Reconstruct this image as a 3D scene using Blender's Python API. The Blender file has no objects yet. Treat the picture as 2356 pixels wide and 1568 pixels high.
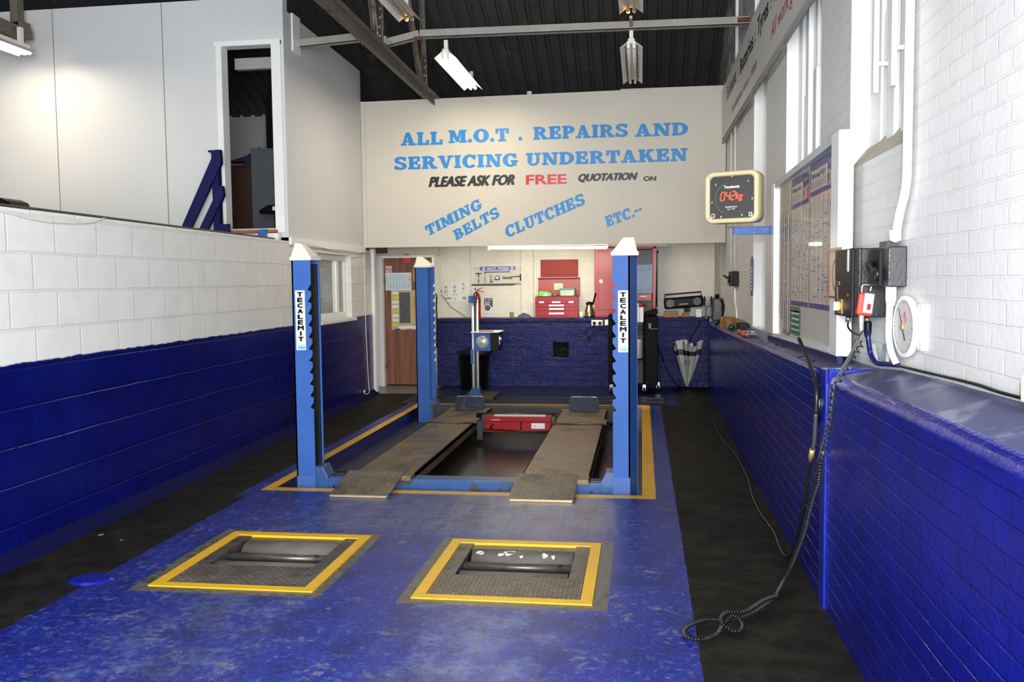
import bpy, bmesh, math, random
from mathutils import Vector, Matrix
R0 = random.Random(7)
PI = math.pi
S = bpy.context.scene
C = S.collection

# ------------------------------------------------------------------ camera, light, exposure
cam_d = bpy.data.cameras.new('camera'); cam = bpy.data.objects.new('camera', cam_d); C.objects.link(cam)
cam_d.sensor_width = 36.0; cam_d.lens = 2060 / 2356 * 36.0; cam_d.clip_end = 200
_R = ((0.98973018, 0.14252482, -0.01099311), (0.00144018, 0.06695703, 0.99775482), (0.14294089, -0.98752389, 0.06606413))
cam.matrix_world = Matrix(((_R[0][0], _R[1][0], _R[2][0], 0), (_R[0][1], _R[1][1], _R[2][1], 0), (_R[0][2], _R[1][2], _R[2][2], 1.6), (0, 0, 0, 1)))
S.camera = cam
S.view_settings.view_transform = 'Standard'; S.view_settings.look = 'None'; S.view_settings.gamma = 1.0
S.view_settings.use_curve_mapping = False
S.view_settings.exposure = 0.30
W = bpy.data.worlds.new('daylight'); S.world = W; W.use_nodes = True
W.node_tree.nodes['Background'].inputs[0].default_value = (0.86, 0.93, 1.0, 1)
W.node_tree.nodes['Background'].inputs[1].default_value = 1.1

def area(name, loc, target, sx, sy, power, col=(1, 1, 1), spread=180):
    d = bpy.data.lights.new(name, 'AREA'); d.shape = 'RECTANGLE'; d.size = sx; d.size_y = sy
    d.energy = power; d.color = col; d.spread = math.radians(spread)
    o = bpy.data.objects.new(name, d); C.objects.link(o)
    o.location = loc; v = Vector(target) - Vector(loc)
    o.rotation_euler = v.to_track_quat('-Z', 'Y').to_euler(); return o
DOOR_POWER = 640
area('doorway_daylight', (-.25, -1.6, 2.2), (-1.3, 8.0, 1.9), 2.6, 3.4, DOOR_POWER, (0.93, 0.97, 1.0))
area('side_bay_daylight', (-6.3, -1.6, 2.4), (-6.0, 9.0, 3.0), 3.6, 3.4, 14, (0.93, 0.97, 1.0))

d_ = area('camera_flash', (.10, .02, 1.88), (-1.0, 8.0, 2.0), .14, .1, 85, (1, .985, .96))
# ------------------------------------------------------------------ node helpers
class X:                                   # a float socket with arithmetic
    def __init__(s, nb, sock): s.nb, s.s = nb, sock
    def _b(s, op, o): return s.nb.m(op, s, o)
    def __add__(s, o): return s._b('ADD', o)
    def __radd__(s, o): return s.nb.m('ADD', o, s)
    def __sub__(s, o): return s._b('SUBTRACT', o)
    def __rsub__(s, o): return s.nb.m('SUBTRACT', o, s)
    def __mul__(s, o): return s._b('MULTIPLY', o)
    def __rmul__(s, o): return s._b('MULTIPLY', o)
    def lt(s, e, w=.002): return s.nb.ss(s, e + w, e - w)
    def gt(s, e, w=.002): return s.nb.ss(s, e - w, e + w)
    def band(s, a, b, w=.002): return s.gt(a, w) * s.lt(b, w)
    def abs(s): return s.nb.m('ABSOLUTE', s, 0)
    def max(s, o): return s.nb.m('MAXIMUM', s, o)
class NB:
    def __init__(s, name):
        s.mat = bpy.data.materials.new(name); s.mat.use_nodes = True
        s.t = s.mat.node_tree; s.n = s.t.nodes; s.l = s.t.links
        s.b = s.n['Principled BSDF']; s._pos = None
    def new(s, typ): return s.n.new(typ)
    def put(s, inp, v):
        if isinstance(v, X): s.l.new(v.s, inp)
        elif hasattr(v, 'is_output'): s.l.new(v, inp)
        elif isinstance(v, (tuple, list)) and len(v) == 3 and inp.type == 'RGBA': inp.default_value = (*v, 1)
        else: inp.default_value = v
    def m(s, op, a, b):
        n = s.new('ShaderNodeMath'); n.operation = op; s.put(n.inputs[0], a); s.put(n.inputs[1], b); return X(s, n.outputs[0])
    def ss(s, x, a, b):
        n = s.new('ShaderNodeMapRange'); n.interpolation_type = 'SMOOTHSTEP'
        s.put(n.inputs[0], x); s.put(n.inputs[1], a); s.put(n.inputs[2], b); return X(s, n.outputs[0])
    def lin(s, x, a, b, c, d):
        n = s.new('ShaderNodeMapRange'); s.put(n.inputs[0], x); s.put(n.inputs[1], a); s.put(n.inputs[2], b); s.put(n.inputs[3], c); s.put(n.inputs[4], d); return X(s, n.outputs[0])
    def pos(s):
        if s._pos is None:
            tc = s.new('ShaderNodeTexCoord'); sp = s.new('ShaderNodeSeparateXYZ'); s.l.new(tc.outputs['Object'], sp.inputs[0])
            s._pos = (tc.outputs['Object'], X(s, sp.outputs[0]), X(s, sp.outputs[1]), X(s, sp.outputs[2]))
        return s._pos
    def vec(s, x, y, z):
        n = s.new('ShaderNodeCombineXYZ'); s.put(n.inputs[0], x); s.put(n.inputs[1], y); s.put(n.inputs[2], z); return n.outputs[0]
    def noise(s, scale, detail=3, rough=.55, vec=None, dist=0):
        n = s.new('ShaderNodeTexNoise'); s.l.new(vec if vec is not None else s.pos()[0], n.inputs['Vector'])
        n.inputs['Scale'].default_value = scale; n.inputs['Detail'].default_value = detail; n.inputs['Roughness'].default_value = rough
        n.inputs['Distortion'].default_value = dist; return X(s, n.outputs[0])
    def mix(s, f, a, b):
        n = s.new('ShaderNodeMix'); n.data_type = 'RGBA'; s.put(n.inputs[0], f); s.put(n.inputs[6], a); s.put(n.inputs[7], b); return n.outputs[2]
    def scale(s, col, f):
        n = s.new('ShaderNodeVectorMath'); n.operation = 'SCALE'
        if isinstance(col, tuple): n.inputs[0].default_value = col
        else: s.l.new(col, n.inputs[0])
        s.put(n.inputs['Scale'], f); return n.outputs[0]
    def bump(s, h, strength=.5, dist=.01):
        n = s.new('ShaderNodeBump'); n.inputs['Strength'].default_value = strength; n.inputs['Distance'].default_value = dist
        s.put(n.inputs['Height'], h); s.l.new(n.outputs[0], s.b.inputs['Normal'])
    def col(s, v): s.put(s.b.inputs['Base Color'], v)
    def set(s, rough=None, metal=None, spec=None, coat=None, coat_rough=None):
        for k, v in (('Roughness', rough), ('Metallic', metal), ('Specular IOR Level', spec), ('Coat Weight', coat), ('Coat Roughness', coat_rough)):
            if v is not None: s.put(s.b.inputs[k], v)

def lin3(r, g, b):
    f = lambda c: (c / 255 / 12.92) if c / 255 <= .04045 else ((c / 255 + .055) / 1.055) ** 2.4
    return (f(r), f(g), f(b))

def paint(name, col, rough=.45, metal=0., var=.12, vscale=4, bump=0., bscale=40, dirt=None, damt=.0, dscale=6, spec=None, coat=None):
    b = NB(name); c = b.scale(col, b.lin(b.noise(vscale, 4), .25, .75, 1 - var, 1 + var))
    if dirt: c = b.mix(b.ss(b.noise(dscale, 6, .65), 1 - damt - .06, 1 - damt + .1), c, dirt)
    b.col(c); b.set(rough, metal, spec, coat)
    if bump: b.bump(b.noise(bscale, 3), bump, .004)
    return b.mat

def emit(name, col, strength):
    b = NB(name); b.col(tuple(min(1, c) for c in col)); b.put(b.b.inputs['Emission Color'], col); b.b.inputs['Emission Strength'].default_value = strength; return b.mat

# ------------------------------------------------------------------ mesh helpers
class MB:
    def __init__(s): s.v, s.f, s.mi, s.sm = [], [], [], []
    def face(s, pts, mi=0, sm=False):
        i = len(s.v); s.v += [tuple(p) for p in pts]; s.f.append(tuple(range(i, i + len(pts)))); s.mi.append(mi); s.sm.append(sm); return s
    def raw(s, vs, fs, mi=0, sm=False):
        i = len(s.v); s.v += [tuple(p) for p in vs]
        for f in fs: s.f.append(tuple(i + k for k in f)); s.mi.append(mi); s.sm.append(sm)
        return s
    def box(s, x0, x1, y0, y1, z0, z1, mi=0, M=None):
        vs = [Vector((x, y, z)) for x in (x0, x1) for y in (y0, y1) for z in (z0, z1)]
        if M is not None: vs = [M @ v for v in vs]
        return s.raw(vs, [(0, 1, 3, 2), (4, 6, 7, 5), (0, 4, 5, 1), (2, 3, 7, 6), (0, 2, 6, 4), (1, 5, 7, 3)], mi)
    def prism(s, pts, ext, mi=0, sm=False):          # polygon of 3D points pushed along ext
        n = len(pts); a = [Vector(p) for p in pts]; e = Vector(ext); b = [p + e for p in a]
        s.raw(a + b, [tuple(range(n))[::-1], tuple(range(n, 2 * n))], mi)
        s.raw(a + b, [(k, (k + 1) % n, n + (k + 1) % n, n + k) for k in range(n)], mi, sm); return s
    def cyl(s, p0, p1, r0, r1=None, n=16, mi=0, cap=True):
        p0, p1 = Vector(p0), Vector(p1); r1 = r0 if r1 is None else r1; d = (p1 - p0).normalized()
        u = d.orthogonal().normalized(); w = d.cross(u); vs = []
        for p, r in ((p0, r0), (p1, r1)): vs += [p + (u * math.cos(2 * PI * k / n) + w * math.sin(2 * PI * k / n)) * r for k in range(n)]
        s.raw(vs, [(k, (k + 1) % n, n + (k + 1) % n, n + k) for k in range(n)], mi, True)
        if cap: s.raw(vs[:n], [tuple(range(n))[::-1]], mi); s.raw(vs[n:], [tuple(range(n))], mi)
        return s
    def lathe(s, c, prof, axis=(0, 0, 1), n=24, mi=0):   # prof: (radius, height along axis)
        c = Vector(c); d = Vector(axis).normalized(); u = d.orthogonal().normalized(); w = d.cross(u); vs = []
        for r, h in prof: vs += [c + d * h + (u * math.cos(2 * PI * k / n) + w * math.sin(2 * PI * k / n)) * max(r, 1e-5) for k in range(n)]
        fs = [(i * n + k, i * n + (k + 1) % n, (i + 1) * n + (k + 1) % n, (i + 1) * n + k) for i in range(len(prof) - 1) for k in range(n)]
        return s.raw(vs, fs, mi, True)
    def tube(s, pts, r, n=8, mi=0, taper=None):
        P_ = [Vector(p) for p in pts]; rings = []; u = None
        for i, p in enumerate(P_):
            d = (P_[min(i + 1, len(P_) - 1)] - P_[max(i - 1, 0)]).normalized()
            u = d.orthogonal().normalized() if u is None else (u - d * u.dot(d)).normalized()
            w = d.cross(u); q = r if taper is None else r * taper(i / (len(P_) - 1))
            rings.append([p + (u * math.cos(2 * PI * k / n) + w * math.sin(2 * PI * k / n)) * q for k in range(n)])
        m = len(rings); s.raw(sum(rings, []), [(i * n + k, i * n + (k + 1) % n, (i + 1) * n + (k + 1) % n, (i + 1) * n + k) for i in range(m - 1) for k in range(n)], mi, True)
        s.raw(rings[0], [tuple(range(n))[::-1]], mi); s.raw(rings[-1], [tuple(range(n))], mi); return s
    def ball(s, c, r, sc=(1, 1, 1), n=16, mi=0):
        prof = [(math.sin(PI * k / 8), -math.cos(PI * k / 8)) for k in range(9)]; t = MB().lathe((0, 0, 0), prof, n=n)
        return s.raw([(c[0] + v[0] * r * sc[0], c[1] + v[1] * r * sc[1], c[2] + v[2] * r * sc[2]) for v in t.v], t.f, mi, True)
    def add(s, o, mi=None, M=None):
        i = len(s.v); s.v += [tuple(M @ Vector(p)) for p in o.v] if M is not None else list(o.v)
        s.f += [tuple(i + k for k in f) for f in o.f]; s.mi += [m if mi is None else mi for m in o.mi]; s.sm += o.sm; return s
    def xf(s, M): s.v = [tuple(M @ Vector(p)) for p in s.v]; return s

def spline(pts, n=8):                                    # Catmull-Rom through pts
    P_ = [Vector(p) for p in pts]; P_ = [2 * P_[0] - P_[1]] + P_ + [2 * P_[-1] - P_[-2]]; out = []
    for i in range(1, len(P_) - 2):
        a, b, c, d = P_[i - 1:i + 3]
        for k in range(n):
            t = k / n; out.append(.5 * ((2 * b) + (c - a) * t + (2 * a - 5 * b + 4 * c - d) * t * t + (3 * b - a - 3 * c + d) * t ** 3))
    return out + [P_[-2]]

def frame_m(o, ux, uz):                                  # matrix from local (x right, y depth, z up) at o
    ux = Vector(ux).normalized(); uz = Vector(uz).normalized(); uy = uz.cross(ux)
    return Matrix(((ux.x, uy.x, uz.x, o[0]), (ux.y, uy.y, uz.y, o[1]), (ux.z, uy.z, uz.z, o[2]), (0, 0, 0, 1)))

ORG = {}
def obj(name, mb, mats, parent=None, bev=0., structure=False, loc=None):
    me = bpy.data.meshes.new(name); o = bpy.data.objects.new(name, me); C.objects.link(o)
    if parent is not None: org = ORG[parent.name]; o.parent = parent; ORG[o.name] = org
    else:
        if structure: org = Vector((0, 0, 0))
        elif loc is not None: org = Vector(loc)
        else:
            xs, ys, zs = zip(*mb.v); org = Vector(((min(xs) + max(xs)) / 2, (min(ys) + max(ys)) / 2, min(zs)))
        o.location = org; ORG[o.name] = org
    me.from_pydata([tuple(Vector(p) - org) for p in mb.v], [], mb.f)
    mats = mats if isinstance(mats, (list, tuple)) else [mats]
    for m in mats: me.materials.append(m)
    me.polygons.foreach_set('material_index', mb.mi); me.polygons.foreach_set('use_smooth', mb.sm)
    bm = bmesh.new(); bm.from_mesh(me); bmesh.ops.remove_doubles(bm, verts=bm.verts, dist=1e-5); bmesh.ops.recalc_face_normals(bm, faces=bm.faces); bm.to_mesh(me); bm.free()
    me.update()
    if bev:
        md = o.modifiers.new('bevel', 'BEVEL'); md.width = bev; md.segments = 2; md.limit_method = 'ANGLE'; md.angle_limit = math.radians(40)
    if structure: o['kind'] = 'structure'
    return o
def thing(name, label, cat, loc, group=None):
    o = bpy.data.objects.new(name, None); C.objects.link(o); o.location = loc; o.empty_display_size = .1
    ORG[o.name] = Vector(loc); o['label'] = label; o['category'] = cat
    if group: o['group'] = group
    return o
def tag(o, label, cat, group=None, kind=None):
    o['label'] = label; o['category'] = cat
    if group: o['group'] = group
    if kind: o['kind'] = kind
    return o
def dup(root, shift, label=None, rotz=None):             # copy a thing with its parts and sub-parts
    r = root.copy(); C.objects.link(r); r.location = Vector(root.location) + Vector(shift)
    if rotz is not None: r.rotation_euler = (0, 0, rotz)
    if label: r['label'] = label
    for ch in root.children:
        c = ch.copy(); C.objects.link(c); c.parent = r
        for g in ch.children:
            d = g.copy(); C.objects.link(d); d.parent = c
    return r

def grid_wall(mb, P_, ub, vb, holes, depth, mi=0, mi_rev=None, back=True):
    """wall of cells; P_(u,v)->front point, depth = vector to the back; holes (u0,u1,v0,v1)"""
    ub = sorted(set(ub) | {h[k] for h in holes for k in (0, 1)}); vb = sorted(set(vb) | {h[k] for h in holes for k in (2, 3)})
    dv = Vector(depth); mr = mi if mi_rev is None else mi_rev
    inh = lambda u, v: any(h[0] < u < h[1] and h[2] < v < h[3] for h in holes)
    for a, b in zip(ub, ub[1:]):
        for c, d in zip(vb, vb[1:]):
            if inh((a + b) / 2, (c + d) / 2): continue
            q = [Vector(P_(a, c)), Vector(P_(b, c)), Vector(P_(b, d)), Vector(P_(a, d))]
            mb.face(q, mi)
            if back: mb.face([p + dv for p in q][::-1], mi)
    for (a, b, c, d) in list(holes) + [(ub[0], ub[-1], vb[0], vb[-1])]:
        k = [(a, c), (b, c), (b, d), (a, d)]
        for i in range(4):
            p, q = Vector(P_(*k[i])), Vector(P_(*k[(i + 1) % 4])); mb.face([p, q, q + dv, p + dv], mr)
    return mb

# ------------------------------------------------------------------ lettering
def text_mb(txt, M, w, h, mi=0, shear=0., bold=.0, depth=.0):
    """Blender's own font, fitted to w x h, laid into matrix M (x right, z up)"""
    cu = bpy.data.curves.new('t', 'FONT'); cu.body = txt; cu.shear = shear; cu.resolution_u = 3
    o = bpy.data.objects.new('t', cu); C.objects.link(o); dg = bpy.context.evaluated_depsgraph_get(); me = o.evaluated_get(dg).to_mesh()
    vs = [v.co.copy() for v in me.vertices]; fs = [tuple(p.vertices) for p in me.polygons]; o.evaluated_get(dg).to_mesh_clear()
    bpy.data.objects.remove(o); bpy.data.curves.remove(cu)
    x0, x1 = min(v.x for v in vs), max(v.x for v in vs); y0, y1 = min(v.y for v in vs), max(v.y for v in vs)
    if w is None: w = (x1 - x0) / (y1 - y0) * h
    mb = MB(); q = bold * h                              # bold: overlaid copies nudged sideways, kept within w x h
    for i, (dx, dz) in enumerate(((0, 0), (q, 0), (-q, 0), (0, q * .6), (0, -q * .6), (q * .7, q * .5), (-q * .7, -q * .5)) if bold else ((0, 0),)):
        mb.raw([M @ Vector(((v.x - x0) / (x1 - x0) * (w - 2 * q) + q + dx, -depth - i * 6e-5, (v.y - y0) / (y1 - y0) * (h - q * 1.2) + q * .6 + dz)) for v in vs], fs, mi)
    return mb

def _ring(cx, cy, ox, oy, ix, iy, a0, a1, n=14):
    out = []
    for k in range(n):
        t0, t1 = (math.radians(a0 + (a1 - a0) * j / n) for j in (k, k + 1))
        out.append([(cx + ox * math.cos(t0), cy + oy * math.sin(t0)), (cx + ox * math.cos(t1), cy + oy * math.sin(t1)), (cx + ix * math.cos(t1), cy + iy * math.sin(t1)), (cx + ix * math.cos(t0), cy + iy * math.sin(t0))])
    return out
def _r(x0, y0, x1, y1): return [[(x0, y0), (x1, y0), (x1, y1), (x0, y1)]]
def _sf(x0, x1, y): return _r(x0, y, x1, y + .12)
_stem = _r(.08, 0, .33, 1) + _sf(0, .41, 0) + _sf(0, .41, .88)
SLAB = {
 'I': (_stem, .46), 'L': (_stem + _r(.08, 0, .78, .14) + _r(.62, 0, .78, .36), .84),
 'T': (_r(.29, 0, .54, 1) + _r(0, .86, .83, 1) + _r(0, .62, .13, 1) + _r(.7, .62, .83, 1) + _sf(.18, .65, 0), .88),
 'E': (_stem + _r(.08, .87, .74, 1) + _r(.61, .64, .74, 1) + _r(.08, 0, .78, .13) + _r(.64, 0, .78, .35) + _r(.3, .44, .55, .57) + _r(.49, .34, .59, .67), .85),
 'A': ([[(.08, 0), (.22, 0), (.5, 1), (.36, 1)], [(.36, 1), (.58, 1), (.9, 0), (.62, 0)]] + _r(.2, .26, .7, .38) + _sf(0, .36, 0) + _sf(.52, 1, 0), 1.03),
 'M': (_r(.1, 0, .25, 1) + _r(.82, 0, 1.07, 1) + [[(.08, 1), (.36, 1), (.64, .2), (.52, .06)], [(.84, 1), (.72, 1), (.52, .06), (.66, .1)]] + _sf(0, .36, 0) + _sf(.72, 1.16, 0) + _sf(0, .34, .88) + _sf(.8, 1.16, .88), 1.2),
 'N': (_r(.1, 0, .25, 1) + _r(.76, 0, .9, 1) + [[(.06, 1), (.36, 1), (.9, 0), (.66, 0)]] + _sf(0, .36, 0) + _sf(.62, 1.02, .88) + _sf(0, .3, .88), 1.05),
 'O': (_ring(.5, .5, .5, .53, .2, .38, 0, 360, 28), 1.03),
 'C': (_ring(.48, .5, .48, .53, .2, .39, 42, 318, 22) + _r(.7, .66, .84, .98), .92),
 'G': (_ring(.48, .5, .48, .53, .2, .39, 42, 322, 22) + _r(.7, .66, .84, .98) + _r(.62, .06, .86, .42) + _r(.52, .34, .96, .46), 1.0),
 'D': (_r(.08, 0, .33, 1) + _ring(.36, .5, .58, .5, .3, .37, -90, 90) + _r(0, 0, .37, .12) + _r(0, .88, .37, 1), .98),
 'P': (_stem + _ring(.38, .71, .42, .29, .16, .16, -90, 90, 12) + _r(.3, .42, .4, .55) + _r(.3, .88, .4, 1), .85),
 'R': (_stem + _ring(.38, .72, .42, .28, .16, .15, -90, 90, 12) + _r(.3, .44, .42, .57) + _r(.3, .88, .4, 1) + [[(.36, .5), (.6, .5), (.9, .06), (.66, .0)]] + _sf(.62, .98, 0), 1.0),
 'B': (_stem + _ring(.38, .74, .38, .26, .14, .14, -90, 90, 12) + _ring(.38, .28, .46, .28, .18, .15, -90, 90, 12) + _r(.3, .43, .42, .56) + _r(.3, .88, .4, 1) + _r(.3, 0, .4, .12), .9),
 'S': (_ring(.4, .74, .38, .28, .13, .14, 25, 272, 16) + _ring(.4, .27, .4, .29, .14, .15, -158, 92, 16) + _r(.62, .7, .76, .98) + _r(.02, .02, .15, .3), .86),
 'V': ([[(.06, 1), (.36, 1), (.58, .0), (.4, .0)], [(.72, 1), (.86, 1), (.58, 0), (.44, 0)]] + _sf(0, .42, .88) + _sf(.62, .98, .88), 1.0),
 'U': (_r(.1, .3, .36, 1) + _r(.68, .3, .83, 1) + _ring(.465, .35, .365, .37, .21, .24, 180, 360) + _sf(0, .44, .88) + _sf(.56, .94, .88), .98),
 'K': (_stem + [[(.3, .36), (.62, .96), (.86, .96), (.36, .3)], [(.4, .6), (.56, .72), (.98, 0), (.68, 0)]] + _sf(.56, .94, .88) + _sf(.62, 1.04, 0), 1.05),
 'H': (_stem + [[(a + .58, b) for a, b in q] for q in _stem] + _r(.3, .43, .7, .57), 1.02),
 '.': (_ring(.13, .12, .13, .13, .0, .0, 0, 360, 12), .3), ' ': ([], .42), '-': (_r(0, .4, .3, .58), .36)}
def slab_mb(txt, M, w, h, mi=0, shear=0., gap=.07, bold=.03):
    tot = sum(SLAB[c][1] + gap for c in txt) - gap; k = w / tot; mb = MB(); x = 0
    for c in txt:
        for j, q in enumerate(SLAB[c][0]):
            for i, (bx, bz) in enumerate(((0, 0), (1, 0), (-1, 0), (0, .8), (0, -.8), (.7, .6), (-.7, .6), (.7, -.6), (-.7, -.6)) if bold else ((0, 0),)):
                mb.face([M @ Vector(((x + px) * k + bx * bold * h + shear * (py * h + bz * bold * h), -(j * 9 + i) * 2e-6, py * h + bz * bold * h)) for px, py in q], mi)
        x += SLAB[c][1] + gap
    return mb
# ------------------------------------------------------------------ materials of the setting
def brick_mat(name, top_col, low_col, split, uv, bw, bh, mort=.008, bump=.6, rough=.5, dirt=None, lump=.35, low_rough=.22, soot=None, mort_gain=.85, spec=.5):
    """painted masonry; uv = which object axes run along and up; split = height where the lower paint starts (None: one paint)"""
    b = NB(name); p, x, y, z = b.pos(); ax = {'x': x, 'y': y, 'z': z}; u, v = ax[uv[0]], ax[uv[1]]
    br = b.new('ShaderNodeTexBrick'); b.l.new(b.vec(u + b.noise(3, 2) * .02, v + b.noise(2.3, 2) * .016, 0), br.inputs['Vector'])
    br.inputs['Scale'].default_value = 1; br.inputs['Mortar Size'].default_value = mort; br.inputs['Mortar Smooth'].default_value = .35
    br.inputs['Brick Width'].default_value = bw; br.inputs['Row Height'].default_value = bh; fac = X(b, br.outputs['Fac'])
    n1 = b.noise(5, 5); n2 = b.noise(38, 4, .6); n3 = b.noise(150, 2)
    top = b.scale(top_col, b.lin(n1, .3, .7, .94, 1.04)); low = low_col
    if dirt: top = b.mix(b.ss(b.noise(2.2, 7, .7), .56, .8) * dirt[1], top, dirt[0])
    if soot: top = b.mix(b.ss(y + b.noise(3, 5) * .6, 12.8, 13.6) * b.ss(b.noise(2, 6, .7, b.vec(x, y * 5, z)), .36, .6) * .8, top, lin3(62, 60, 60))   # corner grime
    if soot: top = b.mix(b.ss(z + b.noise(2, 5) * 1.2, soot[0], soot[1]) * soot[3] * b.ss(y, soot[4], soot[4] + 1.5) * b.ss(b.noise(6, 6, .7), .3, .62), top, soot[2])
    if low_col is not None:
        low = b.scale(low_col, b.lin(n1, .3, .7, .8, 1.25)); low = b.mix(b.ss(n2, .62, .8) * .35, low, tuple(c * 1.9 + .002 for c in low_col))
    if split is None: c = top if low_col is None else low; mask = None
    else:
        mask = b.ss(v + (b.noise(9, 3) - .5) * .03, split - .006, split + .006); c = b.mix(mask, low, top)
    c = b.mix(fac * .5, c, b.scale(c, mort_gain)); b.col(c)
    rr = rough if low_col is None else (low_rough if mask is None else b.lin(mask, 0, 1, low_rough, rough)); b.set(rr, spec=spec)
    b.bump(fac * -1.0 + n1 * lump + n2 * lump * .55 + n3 * .08, bump, .012); return b.mat

WHITE = lin3(228, 226, 220); BLUE = lin3(24, 30, 128)
M_block = brick_mat('painted_blockwork', WHITE, lin3(6, 13, 88), 1.155, 'yz', .45, .2265, .009, .5, .5, (lin3(196, 190, 178), .25), lump=.3, low_rough=.2, spec=.2)
M_pony_r = brick_mat('blue_painted_brick_side', WHITE, lin3(9, 18, 116), None, 'yz', .228, .0775, .006, .6, lump=.7, low_rough=.13, spec=.25)
M_pony_b = brick_mat('blue_painted_brick_end', WHITE, lin3(10, 16, 82), None, 'xz', .235, .1, .008, 1.0, lump=2.2, low_rough=.09, spec=.3)
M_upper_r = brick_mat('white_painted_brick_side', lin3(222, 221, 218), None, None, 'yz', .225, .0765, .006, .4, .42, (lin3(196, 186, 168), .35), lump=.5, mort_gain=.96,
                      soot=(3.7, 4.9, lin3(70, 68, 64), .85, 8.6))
M_upper_b = brick_mat('white_painted_brick_end', lin3(214, 210, 197), None, None, 'xz', .235, .1, .006, .3, .5, (lin3(190, 180, 160), .3), lump=.6, mort_gain=.965)
M_board = paint('white_painted_board', lin3(204, 197, 183), .55, spec=.3, var=.035, vscale=1.3, dirt=lin3(196, 186, 166), damt=.3, dscale=1.6)
M_panel = paint('white_painted_plasterboard', lin3(208, 208, 208), .5, var=.02, vscale=1.0)
M_wood_w = paint('white_gloss_woodwork', lin3(236, 235, 231), .3, var=.03, dirt=lin3(190, 180, 160), damt=.28, dscale=9)
M_upvc = paint('white_plastic_frame', lin3(236, 235, 230), .3, var=.02)
M_dark = paint('dark_gap', lin3(14, 13, 12), .9)
M_ledge = paint('worn_blue_ledge_paint', lin3(44, 48, 98), .4, var=.35, vscale=5, bump=.4, bscale=25, dirt=lin3(110, 112, 128), damt=.42, dscale=5)
M_bluewood = paint('blue_gloss_timber', lin3(22, 36, 150), .22, var=.15, bump=.15, bscale=30, coat=.4)
M_navy = paint('navy_gloss_timber', lin3(20, 24, 84), .28, var=.2, bump=.2, bscale=30)

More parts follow.
